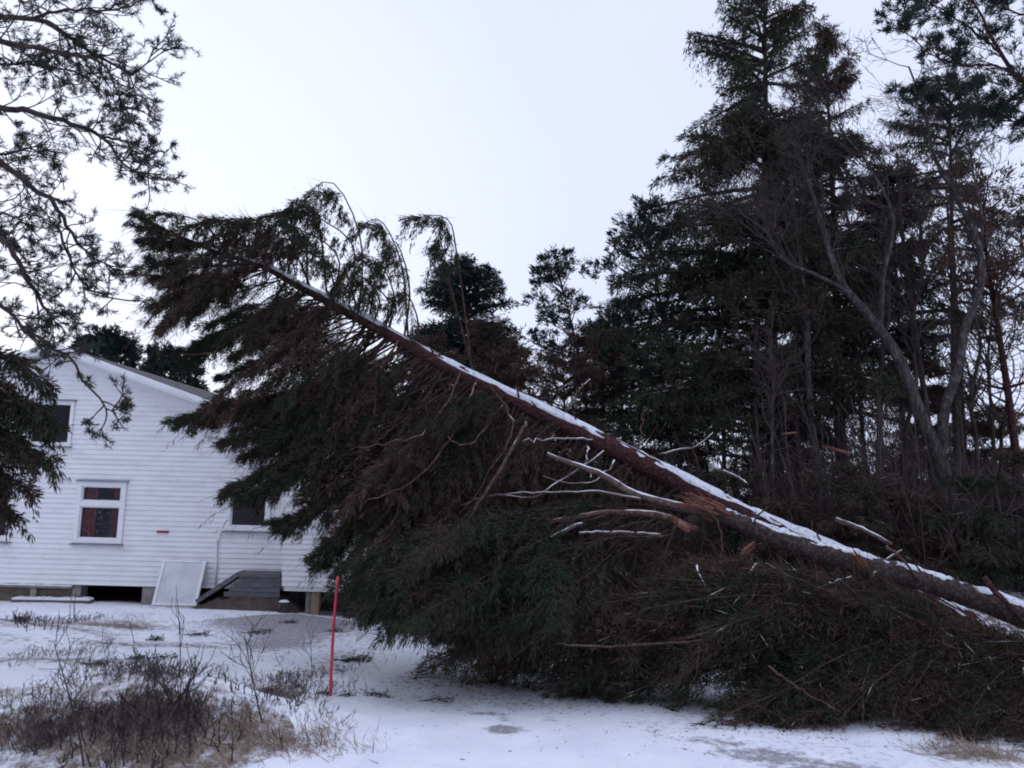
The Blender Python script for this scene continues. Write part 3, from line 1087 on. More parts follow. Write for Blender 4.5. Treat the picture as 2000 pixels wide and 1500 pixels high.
def spruce(root, base, top, R0, h0=.1, nb=None, blades=40000, shoot=(.16, .05), trunk_r=.16, tint=.4, prof=.8, hang=.45, wind=(-.1, 0, 0), bend=0.0, barkm='bark_dark', needle='needles', up=.12, thin_low=0.0, spread=.33, curtains=.25, ragged=.35):
    ax = axis_pts(base, top, bend)
    H = np.linalg.norm(np.asarray(top) - base)
    mb_ = MB()
    s = np.linspace(0, 1, len(ax))
    mb_.tube(ax, trunk_r * (1 - .93 * s) * (1 + .35 * np.exp(-s * 18)), 10, .4, lump=.05)
    nb = nb or int(H * 16)
    hs = h0 + (1 - h0) * RNG.random(nb) ** (1.0 - thin_low * .45)
    hs = np.clip(np.round(hs * H / .38) * .38 / H + RNG.normal(size=nb) * .008, h0, .995)
    R = R0 * np.clip((1 - hs) / (1 - h0), 0, 1) ** prof * (1 - ragged + 2 * ragged * RNG.random(nb)) + .18
    a = RNG.random(nb) * 2 * math.pi
    rad = np.stack([np.cos(a), np.sin(a), np.zeros(nb)], -1)
    P0 = along(ax, hs)
    w = np.asarray(wind, float)
    dz = np.where(hs > .8, .35 * R, up * R - .34 * R)
    P2 = P0 + rad * R[:, None] + UP * dz[:, None] + w * R[:, None] * 1.5
    P1 = P0 + rad * (R * .5)[:, None] + UP * (dz * .5 + up * R)[:, None] + w * R[:, None] * .4
    C = np.stack([P0, P1, P2], 1)
    bough_wood(mb_, C, .022 * (1 + H / 12), .006, 4, 5)
    mb_.build('trunk', M[barkm], root, smooth=True)
    cr_ = MB()
    bough_foliage(cr_, C, int(blades * (1 - curtains)), shoot, spread=spread, hang=hang, tint=tint, wind=w * .6)
    if curtains > 0:
        hang_curtains(cr_, C, int(blades * curtains), .5 * R0 / 2.2, shoot, tint + .05, wind=w)
    # leader
    n = 160
    hh = 1 - .07 * RNG.random(n)
    cr_.blades(along(ax, hh), norm(RNG.normal(size=(n, 3)) + UP * .8), shoot[0] * 1.3, shoot[1], tint)
    return cr_.build('crown', M[needle], root), C


def pine(root, base, top, R0, h0=.45, pads=40, per=350, blade=(.13, .028), trunk_r=.15, tint=.4, bend=0.0, barkm='bark_dark', needle='needles_cold', prof=.5, flat=.45, wind=(-.08, 0, .0), dome=True, padr=.55):
    ax = axis_pts(base, top, bend)
    mb_ = MB()
    s = np.linspace(0, 1, len(ax))
    mb_.tube(ax, trunk_r * (1 - .9 * s), 9, .4, lump=.05)
    hs = h0 + (1 - h0) * RNG.random(pads) ** .8
    e = (hs - h0) / (1 - h0)
    shape = np.sqrt(np.clip(1 - e ** 2, 0, 1)) * (.55 + .45 * np.minimum(1, e * 3 + .3)) if dome else (1 - e) ** prof
    R = R0 * shape * np.sqrt(.12 + .88 * RNG.random(pads))
    a = RNG.random(pads) * 2 * math.pi
    rad = np.stack([np.cos(a), np.sin(a), np.zeros(pads)], -1)
    P0 = along(ax, np.clip(hs - .06, 0, 1))
    Q = along(ax, hs) + rad * R[:, None] + np.asarray(wind) * R[:, None] * 2
    Cm = np.stack([P0, (P0 + Q) / 2 - UP * .1 * R[:, None], Q], 1)
    bough_wood(mb_, Cm, .035, .008, 4, 5)
    mb_.build('trunk', M[barkm], root, smooth=True)
    cr_ = MB()
    n = pads * per
    i = np.repeat(np.arange(pads), per)
    pr = padr * (.55 + .8 * hsh(i, 3)) * (R0 / 2.0) ** .5
    # a pad is a loose bunch of upright tufts
    tk = np.floor(RNG.random(n) * 16)
    key = i * 31.0 + tk
    tc_ = np.stack([hsh(key, 1) - .5, hsh(key, 2) - .5, (hsh(key, 3) - .5) * flat], -1) * 2
    tc_ = tc_ / np.maximum(1, np.linalg.norm(tc_, axis=1, keepdims=True))
    P = Q[i] + tc_ * pr[:, None] + RNG.normal(size=(n, 3)) * .035 * (blade[0] / .13)
    D = norm(tc_ * .8 + UP * .55 + rad[i] * .3 + RNG.normal(size=(n, 3)) * .55 + np.asarray(wind))
    tt = np.clip(tint + .25 * (hsh(key, 5) - .5) + .1 * RNG.normal(size=n) + .1 * wob(P, 1.0, 3), 0, 1)
    cr_.blades(P, D, blade[0] * (.6 + .8 * RNG.random(n)), blade[1], tt)
    return cr_.build('crown', M[needle], root)


def on_ground(p):
    p = np.array(p, float)
    p[2] = float(terr(p[0], p[1])) - .05
    return p


def plant_tree(name, base_px, d, label, group=None, cat='tree'):
    b = on_ground(pix(base_px, 1000, d))
    return thing(name, b, label, cat, group), b


TG = 'trees standing behind the fallen spruce'
# big spruce and its neighbours on the right
r, b = plant_tree('spruce_tree', 1515, 17, 'tallest dark spruce, broad crown running out of the top of the picture', TG)
spruce(r, b, pix(1488, -70, 17), 3.3, h0=.24, blades=240000, nb=200, shoot=(.13, .021), trunk_r=.21, tint=.43, prof=.78, wind=(-.09, 0, .08), spread=.33, ragged=.48, curtains=.22)
r, b = plant_tree('spruce_tree', 1650, 19, 'narrower brown spruce behind the right shoulder of the tallest spruce', TG)
spruce(r, b, pix(1612, 62, 19), 1.75, h0=.36, blades=66000, nb=105, shoot=(.13, .022), trunk_r=.17, tint=.52, prof=.6, wind=(-.06, 0, .03))
r, b = plant_tree('spruce_tree', 1775, 16, 'slim small spruce with a club shaped top between forked grey stems', TG)
spruce(r, b, pix(1738, 325, 16), .75, h0=.42, blades=30000, nb=110, shoot=(.12, .022), trunk_r=.085, tint=.55, prof=.35, wind=(-.04, 0, .05))
r, b = plant_tree('spruce_tree', 1880, 20, 'windblown spruce with hanging strands behind the forked grey tree', TG)
spruce(r, b, pix(1850, 120, 20), 1.9, h0=.42, blades=36000, nb=62, shoot=(.14, .022), trunk_r=.13, tint=.42, prof=.5, hang=.7, wind=(-.1, 0, .04), spread=.22, curtains=.3)
r, b = plant_tree('pine_tree', 1470, 15.5, 'dark flat tiered pine below the tallest spruce', TG)
pine(r, b, pix(1480, 560, 15.5), 2.6, h0=.42, pads=42, per=420, trunk_r=.13, tint=.4, flat=.22, padr=.75, needle='needles', dome=False, prof=.35)
r, b = plant_tree('pine_tree', 1330, 18, 'thin pine with bluish green needles left of the tallest spruce', TG)
pine(r, b, pix(1255, 400, 18), 1.6, h0=.35, pads=60, per=300, trunk_r=.09, tint=.35, bend=.3, padr=.5)
# middle distance
r, b = plant_tree('spruce_tree', 915, 26, 'dense dark cone shaped conifer seen above the fallen trunk', TG)
spruce(r, b, pix(908, 512, 26), 3.9, h0=.12, blades=170000, nb=420, shoot=(.18, .04), trunk_r=.16, tint=.25, prof=.62, hang=.35, up=.2, needle='needles_cold', wind=(-.02, 0, .05), spread=.36, curtains=0, ragged=.14)
r, b = plant_tree('pine_tree', 1150, 27, 'open crooked pine with see-through crown and bent stem', TG)
pine(r, b, pix(1085, 500, 27), 2.3, h0=.34, pads=52, per=230, blade=(.17, .04), trunk_r=.12, tint=.35, bend=.55, padr=.5, dome=False, prof=.45)
r, b = plant_tree('pine_tree', 1230, 25, 'low bluish pine between the crooked pine and the tallest spruce', TG)
pine(r, b, pix(1205, 565, 25), 1.9, h0=.3, pads=46, per=260, blade=(.16, .035), trunk_r=.1, tint=.3, padr=.5, dome=False)
for (u, top, d, R, lab) in [(1185, 640, 19, 2.2, 'dark brown spruce between the bluish pine and the tallest spruce'), (970, 620, 23, 2.2, 'brown spruce tucked against the right side of the dense cone shaped conifer'),
                            (1560, 700, 20.5, 2.2, 'brown spruce behind the trunk of the tallest spruce'), (1840, 760, 21, 2.0, 'short brown spruce seen through the fork'),
                            (1960, 800, 20, 1.9, 'short brown spruce behind the red stem'),(1010, 665, 19.5, 2.0, 'brown half dead spruce under the crooked pine'), (850, 660, 20.5, 2.0, 'brown half dead spruce in front of the dense cone shaped conifer'),
                            (1110, 690, 17.5, 2.2, 'broad brown spruce right behind the middle of the fallen trunk'), (1320, 800, 16.0, 1.8, 'brown young spruce below the thin bluish pine')]:
    r, b = plant_tree('spruce_tree', u, d, lab, TG)
    spruce(r, b, pix(u - 10, top, d), R, h0=.1, blades=75000, nb=130, shoot=(.13, .020), trunk_r=.1, curtains=.08, tint=.70, prof=.6, wind=(-.08, 0, .03))
# behind the house
HG = 'trees behind the house'
r, b = plant_tree('pine_tree', 222, 38, 'round topped dark pine behind the house nearer the gable peak', HG)
pine(r, b, pix(218, 652, 38), 2.3, h0=.55, pads=90, per=260, blade=(.24, .07), trunk_r=.16, tint=.15, padr=.62)
r, b = plant_tree('pine_tree', 335, 38, 'round topped dark pine behind the house next to the fallen crown', HG)
pine(r, b, pix(336, 690, 38), 2.3, h0=.5, pads=90, per=260, blade=(.24, .07), trunk_r=.16, tint=.2, padr=.62)
# reddish pines at the right edge
r, b = plant_tree('pine_tree', 2010, 15, 'leaning red stemmed pine with sparse brownish twigs at the right edge', TG)
pine(r, b, pix(1905, 330, 15), 1.5, h0=.45, pads=34, per=160, trunk_r=.105, tint=.9, barkm='bark_red', needle='needles', padr=.5, dome=False, prof=.2)
r, b = plant_tree('pine_tree', 2075, 21, 'pine half cut off by the right edge behind the red stem', TG)
pine(r, b, pix(1990, 410, 21), 1.6, h0=.5, pads=18, per=240, trunk_r=.12, tint=.4, padr=.55, dome=False)

# ------------------------------------------------------------------ branching wood
def grow(mbd, tips, p, d, L, r, lev, bend=.18, kids=3, ratio=.68, upb=.12, k=5, rmin=.0035, w=np.zeros(3), tint=.4):
    n = 5
    pts = [p]
    q = p.copy(); dd = d.copy()
    for _ in range(n - 1):
        dd = norm(dd + RNG.normal(size=3) * bend + UP * upb * .4 + w * .2)
        q = q + dd * (L / (n - 1)); pts.append(q)
    pts = np.array(pts)
    r1 = max(rmin, r * .55)
    mbd.tube(pts, np.linspace(r, r1, n), k if lev > 1 else 3, tint, caps=False)
    if lev <= 0:
        tips.append((q, dd)); return
    for c in range(kids):
        t = .35 + .65 * (c + RNG.random()) / kids
        s = along(pts, np.array([t]))[0]
        nd = norm(dd + RNG.normal(size=3) * .62 + UP * upb + w * .3)
        grow(mbd, tips, s, nd, L * ratio * (.7 + .5 * RNG.random()), max(rmin, r * .5), lev - 1, bend, kids, ratio, upb, k, rmin, w, tint)


def wood_tree(root, lines, rads, sprays=24, lev=3, L=1.2, part='trunk', mat_='bark_grey', t0=.35, w=np.array([-.25, 0, 0]), kids=3, twig='twig', r=.02, cname='crown'):
    mb_ = MB(); tw = MB(); tips = []
    for l, (ra, rb) in zip(lines, rads):
        p = smooth_line(l, 26)
        mb_.tube(p, np.linspace(ra, rb, 26), 9, .5, lump=.04)
        T = norm(np.gradient(p, axis=0))
        for _ in range(sprays):
            s = t0 + (1 - t0) * RNG.random()
            q = along(p, np.array([s]))[0]; t_ = along(T, np.array([s]))[0]
            d = norm(t_ * .8 + RNG.normal(size=3) * .6 + UP * .2)
            grow(tw, tips, q, d, L * (.6 + .7 * RNG.random()), r * (1.2 - .6 * s), lev, w=w, kids=kids)
    mb_.build(part, M[mat_], root, smooth=True)
    tw.build(cname, M[twig], root)
    return tips


bd = 13.5
gb = on_ground(pix(1880, 1130, bd))
r = thing('forked_tree', gb, 'bare grey tree forking low into two long curving stems', 'tree', TG)
st1 = np.vstack([[gb], pixs([(1862, 1030, bd), (1835, 900, bd), (1800, 820, bd), (1755, 700, bd), (1700, 620, bd), (1640, 545, bd), (1600, 420, bd), (1570, 330, bd)])])
st2 = pixs([(1838, 910, bd), (1845, 800, bd), (1872, 720, bd), (1885, 640, bd), (1915, 560, bd), (1912, 480, bd), (1870, 390, bd), (1822, 300, bd), (1808, 220, bd), (1775, 130, bd)])
st3 = pixs([(1660, 570, bd), (1600, 540, bd), (1530, 505, bd), (1490, 440, bd)])
st4 = pixs([(1720, 640, bd), (1725, 540, bd), (1745, 430, bd), (1700, 330, bd), (1640, 250, bd)])
st5 = pixs([(1912, 500, bd), (1918, 430, bd), (1900, 330, bd), (1880, 200, bd)])
wood_tree(r, [st1, st2, st3, st4, st5], [(.17, .024), (.095, .016), (.045, .012), (.05, .010), (.03, .010)], sprays=15, lev=3, L=1.0, t0=.5, r=.016)
for (b0, pts, rad, lab, mt, L) in [
    ((1603, 1010), [(1598, 940, 14), (1580, 760, 14), (1576, 620, 14), (1560, 480, 14), (1545, 340, 14)], .075, 'slim grey barked tree in front of the tallest spruce', 'bark_grey', .8),
    ((1822, 960), [(1815, 850, 15), (1795, 700, 15), (1775, 560, 15), (1760, 430, 15), (1752, 300, 15)], .07, 'slim dark stem between the forks of the grey tree', 'bark_dark', .8),
    ((1872, 990), [(1868, 860, 17), (1862, 700, 17), (1860, 560, 17), (1850, 400, 17)], .09, 'straight dark trunk right behind the fork', 'bark_dark', .9),
    ((1690, 980), [(1685, 860, 16), (1672, 690, 16), (1668, 560, 16), (1655, 420, 16)], .055, 'thin reddish sapling left of the forked tree', 'bark_red', .9),
    ((1480, 960), [(1474, 780, 17.5), (1478, 620, 17.5), (1480, 480, 17.5)], .12, 'straight dark trunk under the left side of the tallest spruce', 'bark_dark', .6),
    ((1415, 930), [(1412, 780, 18), (1405, 640, 18), (1392, 520, 18)], .06, 'thin grey trunk left of the straight dark trunk', 'bark_grey', .7),
    ((1510, 960), [(1508, 850, 13), (1510, 740, 13), (1500, 640, 13)], .035, 'pale whip thin sapling standing before the dark trunk', 'bark_grey', .5),
    ((1720, 960), [(1718, 850, 15), (1722, 700, 15), (1735, 560, 15), (1730, 430, 15)], .075, 'dark upright stem left of the leaning fork', 'bark_dark', .9),
    ((1765, 960), [(1768, 860, 14.5), (1790, 760, 14.5), (1782, 640, 14.5), (1800, 520, 14.5), (1792, 400, 14.5)], .05, 'crooked dark stem between the two grey forks', 'bark_dark', .9),
    ((1905, 980), [(1908, 880, 15), (1895, 780, 15), (1915, 680, 15), (1900, 580, 15), (1920, 470, 15)], .05, 'wavy dark stem just right of the grey fork', 'bark_dark', .9),
    ((1960, 1000), [(1955, 880, 16), (1968, 760, 16), (1950, 640, 16), (1958, 520, 16)], .045, 'thin crooked stem between the twiggy tree and the red stem', 'bark_dark', 1.0),
    ((1650, 960), [(1645, 860, 18), (1632, 760, 18), (1640, 640, 18), (1628, 520, 18)], .055, 'thin crooked stem left of the reddish sapling', 'bark_dark', .9),
    ((1935, 1000), [(1940, 860, 19), (1930, 700, 19), (1945, 560, 19)], .06, 'twiggy bare tree beside the red stem', 'bark_dark', 1.4),
]:
    d = pts[0][2]
    bb = on_ground(pix(b0[0], b0[1], d))
    r = thing('bare_tree', bb, lab, 'tree', TG)
    wood_tree(r, [np.vstack([[bb], pixs(pts)])], [(rad, rad * .3)], sprays=26 if L < 1.2 else 44, lev=2, L=L, mat_=mt, t0=.3)

# overhanging red limb of a pine beyond the right edge, and the pine at the left edge
def guided_pine(root, tr_line, tr_r, limbs, matl, needle, spawn=9, sub=.75, tuftn=12, tl=.075, tw_=.010, tint=.4, lev=2, w=np.zeros(3), droop=0.0, limb_name='limb', spacing=.09, seed_spread=.55, flatz=.6):
    mb_ = MB(); mb_.tube(tr_line, tr_r, 12, .5, lump=.05); mb_.build('trunk', M[matl], root, smooth=True)
    tw = MB(); TP, TD = [], []
    for (l, ra, dens, ln_) in limbs:
        p = smooth_line(l, 22)
        p += RNG.normal(size=p.shape) * .012
        lm = MB(); lm.tube(p, np.linspace(ra, .006, 22), 7, .4, lump=.05); lm.build(limb_name, M[matl], root, smooth=True)
        T = norm(np.gradient(p, axis=0))
        tot = np.linalg.norm(np.diff(p, axis=0), axis=1).sum()
        for _ in range(int(tot * spawn * dens)):
            s = .12 + .88 * RNG.random()
            q = along(p, np.array([s]))[0]; t_ = along(T, np.array([s]))[0]
            rn = RNG.normal(size=3) * np.array([.75, .75, flatz])
            d = norm(t_ * .8 + rn - UP * droop + w)
            L = ln_ * (1.1 - .6 * s) * (.5 + .8 * RNG.random())
            tips = []
            def tw_grow(p0, d0, L0, lv, r0):
                n = 5; pts = [p0]; q0 = p0; dd = d0
                for _k in range(n - 1):
                    dd = norm(dd + RNG.normal(size=3) * .16 + UP * (.05 - droop * .15) + w * .15)
                    q0 = q0 + dd * L0 / (n - 1); pts.append(q0)
                pts = np.array(pts)
                tw.tube(pts, np.linspace(r0, r0 * .5, n), 3, .35, caps=False)
                k = max(2, int(L0 * .65 / spacing)) if lv == 0 else 1
                for z in range(k):
                    tt = 1 - z * .65 / k
                    TP.append(along(pts, np.array([tt]))[0]); TD.append(dd)
                if lv > 0:
                    for c in range(2 + int(RNG.random() < .6)):
                        t2 = .3 + .7 * RNG.random()
                        nd = norm(dd + RNG.normal(size=3) * seed_spread + UP * .05)
                        tw_grow(along(pts, np.array([t2]))[0], nd, L0 * .55 * (.7 + .5 * RNG.random()), lv - 1, r0 * .6)
            tw_grow(q, d, L, lev, .009)
    tw.build('twigs', M['twig'], root)
    cr_ = MB()
    TP, TD = np.array(TP), np.array(TD)
    tufts(cr_, TP, TD, tuftn, tl, tw_, np.clip(tint + .2 * RNG.normal(size=len(TP)), 0, 1))
    cr_.build('crown', M[needle], root)
    return len(TP)


d = 8.0
bx = on_ground(pix(-420, 1000, 8.2))
r = thing('pine_tree', bx, 'pine whose long drooping limbs reach in from the left edge against the sky', 'tree')
trl = smooth_line([bx, pix(-400, 700, 8.2), pix(-380, 300, 8.2), pix(-350, -300, 8.2), pix(-330, -700, 8.3)], 20)
def LM(pts, d0=8.0, d1=7.6, start=None):
    n = len(pts)
    w_ = [pix(u, v, d0 + (d1 - d0) * k / (n - 1)) for k, (u, v) in enumerate(pts)]
    if start is not None: w_ = [start] + w_
    return np.array(w_)
def tr_at(v):
    """point on that trunk at the height of a photo row"""
    return pix(-390 + (700 - v) * .05, v, 8.2)
limbs = [
    (LM([(-150, 40), (0, 35), (89, 40), (126, 65), (173, 98), (210, 121), (265, 145), (300, 95)], start=tr_at(60)), .038, 1.2, .62),
    (LM([(60, 38), (107, 23), (154, 16), (210, 21), (262, 9), (300, -20)], 7.9, 7.7), .018, 1.3, .5),
    (LM([(-100, -60), (0, -40), (100, -60), (200, -70), (280, -40)], start=tr_at(-40)), .03, 1.1, .7),
    (LM([(-150, 60), (0, 80), (84, 96), (154, 110), (196, 120), (225, 170), (250, 215)], 7.8, 7.4, start=tr_at(80)), .036, 1.2, .6),
    (LM([(-150, 110), (0, 124), (56, 126), (140, 138), (200, 175)], 8.5, 8.4, start=tr_at(130)), .024, 1.2, .55),
    (LM([(-150, 190), (0, 208), (47, 215), (103, 236), (154, 245), (196, 266), (229, 308), (261, 331), (325, 345)], 7.9, 7.4, start=tr_at(210)), .042, 1.0, .5),
    (LM([(200, 266), (243, 275), (271, 299), (330, 295)], 7.6, 7.4), .014, 1.3, .38),
    (LM([(-150, 260), (0, 317), (56, 360), (112, 406), (140, 457), (173, 495), (225, 530)], 7.9, 7.5, start=tr_at(270)), .042, 1.1, .55),
    (LM([(110, 420), (126, 481), (159, 546), (205, 579), (285, 588)], 7.7, 7.4), .016, 1.0, .42),
    (LM([(-150, 400), (0, 467), (42, 518), (70, 574), (95, 610), (100, 630)], 7.6, 7.2, start=tr_at(400)), .042, 1.25, .55),
    (LM([(-120, 280), (0, 300), (60, 290), (110, 320)], 8.6, 8.5, start=tr_at(300)), .025, 1.1, .5),
    (LM([(-100, 440), (0, 420), (40, 430), (80, 470)], 8.8, 8.7, start=tr_at(450)), .025, 1.3, .5),
    (LM([(-100, 560), (0, 600), (60, 650), (128, 696), (184, 772), (224, 808)], 7.2, 6.8, start=tr_at(540)), .026, .8, .4),
]
guided_pine(r, trl, np.linspace(.26, .1, 20), limbs, 'bark_dark', 'needles_cold', spawn=6.3, tint=.62, w=np.array([.08, 0, 0]), droop=.12, tuftn=11, tl=.052, tw_=.0068, spacing=.10)

# spruce beyond the left edge: heavy drooping boughs before the house
bx = on_ground(pix(-330, 1000, 8.8))
r = thing('spruce_tree', bx, 'dark spruce at the left edge drooping over the upper window of the house', 'tree')
trl = smooth_line([bx, pix(-320, 600, 8.8), pix(-300, 200, 8.8)], 12)
mb = MB(); mb.tube(trl, np.linspace(.2, .09, 12), 10, .5, lump=.05)
C = []
for (s, mid, e, dd) in [((-310, 640), (-60, 610), (100, 760), 8.2), ((-310, 700), (-80, 690), (108, 830), 8.0), ((-310, 720), (-60, 760), (60, 880), 8.4), ((-310, 800), (-90, 790), (112, 905), 8.0),
                        ((-310, 840), (-70, 860), (60, 960), 8.3), ((-310, 880), (-80, 900), (30, 1010), 8.2), ((-310, 700), (-80, 660), (70, 800), 8.6), ((-310, 720), (-80, 690), (95, 850), 8.1),
                        ((-310, 760), (-90, 730), (40, 800), 8.7), ((-310, 860), (-90, 830), (70, 890), 8.6), ((-310, 760), (-100, 750), (90, 800), 7.9), ((-310, 880), (-120, 880), (10, 930), 8.5)]:
    C.append([pix(*s, 8.8), pix(*mid, (8.8 + dd) / 2), pix(*e, dd)])
for _ in range(26):
    z = 300 + 650 * RNG.random(); a = RNG.random() * 6.28; L = 1.8 * RNG.random() + .8
    p = pix(-310, z, 8.8); q = p + np.array([math.cos(a) * L, math.sin(a) * L, -.5])
    C.append([p, (p + q) / 2 + UP * .2, q])
C = np.array(C)
bough_wood(mb, C, .022, .005, 5, 8); mb.build('trunk', M['bark_dark'], r, smooth=True)
mb = MB(); bough_foliage(mb, C, 60000, (.08, .017), spread=.15, hang=.8, tint=.34, t0=.25, gap=.12, wmax=.40)
hang_curtains(mb, C, 20000, .24, (.08, .016), .4, gap=.08)
mb.build('crown', M['needles'], r)

# pine beyond the right edge with a red limb
bx = on_ground(pix(2330, 1000, 11))
r = thing('pine_tree', bx, 'pine with an orange red limb reaching into the upper right corner', 'tree')
trl = smooth_line([bx, pix(2300, 600, 11), pix(2240, 250, 11), pix(2180, -200, 11), pix(2150, -500, 11)], 16)
rp0 = pix(2235, 250, 11)
limbs = [
    (np.vstack([[rp0], pixs([(2100, 220, 10.8), (2000, 160, 10.6), (1972, 130, 10.5), (1940, 80, 10.4), (1905, 5, 10.3), (1880, -60, 10.3)])]), .055, 1.0, .75),
    (pixs([(1985, 145, 10.6), (1950, 130, 10.5), (1890, 128, 10.4), (1830, 110, 10.2), (1760, 60, 10)]), .022, 1.5, .55),
    (pixs([(1960, 110, 10.5), (1900, 60, 10.7), (1850, 25, 10.8), (1790, 0, 10.9)]), .018, 1.5, .55),
    (np.vstack([[rp0], pixs([(2080, 180, 10.9), (1990, 190, 11), (1920, 215, 11), (1840, 200, 11), (1775, 170, 11)])]), .03, 1.3, .55),
    (np.vstack([[rp0], pixs([(2080, 240, 10.6), (2010, 240, 10.5), (1950, 230, 10.4), (1900, 180, 10.3)])]), .025, 1.4, .55),
    (pixs([(1905, 5, 10.3), (1860, -10, 10.4), (1800, 30, 10.4), (1750, 40, 10.4)]), .016, 1.4, .5),
    (np.vstack([[rp0], pixs([(2120, 120, 11.2), (2050, 40, 11.2), (1970, 20, 11.2), (1930, -30, 11.2)])]), .03, 1.2, .6),
]
guided_pine(r, trl, np.linspace(.24, .1, 16), limbs, 'bark_red', 'needles_cold', spawn=6, tint=.35, w=np.array([-.2, 0, .05]), droop=0.0, tuftn=10, tl=.085, tw_=.013, spacing=.11)

# ------------------------------------------------------------------ fallen trees
def snow_strip(pts, rad, arc=62, thick=.035, name='snow_cover', parent=None, m_ang=11, miss=.0, k=1, lift=0.0):
    pts = np.asarray(pts, float); n = len(pts)
    T = norm(np.gradient(pts, axis=0)); S = norm(np.cross(T, UP)); Nn = np.cross(S, T)
    a = np.radians(np.linspace(-arc, arc, m_ang)) + math.radians(lift)
    prof = np.cos(np.linspace(-math.pi / 2, math.pi / 2, m_ang)) ** .6
    nz = .55 + .5 * wob(pts * 1.0, 3.1, k) + .35 * wob(pts, 11.0, k + 1)
    th = thick * (np.clip(nz, -.2, 1.1)[:, None] + .32 * RNG.normal(size=(n, m_ang)) - miss) * prof - .006
    R = np.asarray(rad)[:, None] + th
    v = pts[:, None] + R[..., None] * (np.sin(a)[None, :, None] * S[:, None] + np.cos(a)[None, :, None] * Nn[:, None])
    i = np.arange(n - 1)[:, None] * m_ang; j = np.arange(m_ang - 1)[None]
    q = np.stack([i + j, i + j + 1, i + m_ang + j + 1, i + m_ang + j], -1).reshape(-1, 4)
    s = MB(); s.add(v.reshape(-1, 3), q)
    return s.build(name, M['thin_snow'], parent, smooth=True)


def trunk_lumps(mbd, pts, rad, k=16, knots=26):
    mbd.tube(pts, rad, k, .5, lump=.035)
    n = len(pts)
    for _ in range(knots):           # broken branch stubs
        i = RNG.integers(3, n - 3)
        d = norm(RNG.normal(size=3) + norm(pts[i + 1] - pts[i]) * .6)
        p = pts[i] + d * rad[i] * .6
        L = .06 + .22 * RNG.random()
        mbd.tube([p, p + d * (rad[i] * .4 + L * .5), p + d * (rad[i] * .4 + L)], [.018, .012, .006], 5, .3)


FT = 'fallen storm damaged trees'
# --- the long leaning spruce
tp = pixs([(2420, 1470, 10.0), (2000, 1272, 10.0), (1800, 1172, 10.05), (1600, 1076, 10.1), (1400, 980, 10.2), (1250, 903, 10.35), (1100, 828, 10.5), (900, 728, 10.8), (700, 622, 11.1), (600, 564, 11.3), (540, 534, 11.4), (470, 506, 11.55), (390, 478, 11.7), (300, 440, 11.85)])
tw_px = np.array([66, 62, 60, 57, 55, 51, 46, 40, 30, 24, 20, 15, 9, 4.0])
tl_ = smooth_line(tp, 120)
tl_ += np.stack([.012 * np.sin(np.arange(120) * .35), 0 * np.arange(120), .014 * np.sin(np.arange(120) * .27 + 1)], -1)
trad = np.interp(np.linspace(0, 1, 120), np.linspace(0, 1, 14), tw_px) / 2 / F * 8.3
fb = on_ground(tp[0]); fb[2] += .05
fs = thing('fallen_spruce', fb, 'long uprooted spruce leaning across the road, its crown hanging over the yard', 'fallen tree', FT)
mb = MB(); trunk_lumps(mb, tl_, trad, 18, 40); mb.build('trunk', M['bark_red'], fs, smooth=True)
snow_strip(tl_[:110], trad[:110], 46, .030, parent=fs, lift=-22, miss=.0)


def T_at(u):
    """trunk point at photo column u"""
    return np.array([np.interp(-u, -tp_u, tp[:, k]) for k in range(3)])


tp_u = np.array([2420, 2000, 1800, 1600, 1400, 1250, 1100, 900, 700, 600, 540, 470, 390, 300.])
tp_v = np.array([1470, 1272, 1172, 1076, 980, 903, 828, 728, 622, 564, 534, 506, 478, 440.])
# guided boughs below the trunk: (start column, tip pixel, depth offset of the tip from the trunk)
G = [(420, (268, 412), 0), (430, (275, 470), .2), (400, (262, 440), -.2), (450, (285, 505), -.3), (500, (300, 545), .3), (520, (292, 600), -.2), (560, (310, 640), .4), (600, (345, 690), -.3), (640, (360, 710), .3), (660, (375, 690), .6),
     (780, (335, 820), -.6), (800, (360, 815), -.2), (830, (430, 862), -.9), (840, (440, 800), .2), (800, (410, 790), .5), (850, (480, 895), -.5), (880, (432, 962), -1.1), (860, (450, 955), -.8), (900, (500, 985), -.9), (900, (535, 1025), -1.0), (930, (560, 1040), -.5),
     (950, (610, 1090), -1.2), (960, (625, 1110), -1.0), (980, (640, 1060), -.3), (1000, (690, 1130), -.8), (1020, (705, 1170), -1.5), (1050, (720, 1200), -.6), (1080, (760, 1190), -.2),
     (620, (395, 640), 0), (700, (430, 740), .2), (740, (470, 800), 0), (560, (400, 560), .5), (680, (450, 700), -.6), (760, (520, 830), .6), (820, (560, 880), .3), (880, (600, 960), .4),
     (960, (745, 1000), .3), (940, (700, 985), .4), (980, (770, 950), .5), (930, (690, 920), .6), (1000, (790, 1030), .4), (900, (650, 900), .2), (870, (600, 860), -.3), (850, (520, 870), -.8), (900, (470, 975), -1.2), (990, (660, 1120), -1.3), (470, (300, 480), .5), (540, (330, 620), .2), (500, (320, 560), -.5)]
C = []
for (u, e, dd) in G:
    p = T_at(u); q = pix(e[0], e[1], p[1] + dd)
    lq = np.linalg.norm(q - p)
    mid = (p + q) / 2 + UP * ((.10 if u < 700 else -.05) + .09 * RNG.normal()) * lq + RNG.normal(size=3) * .08
    C.append([p, mid, q])
nG = len(C)
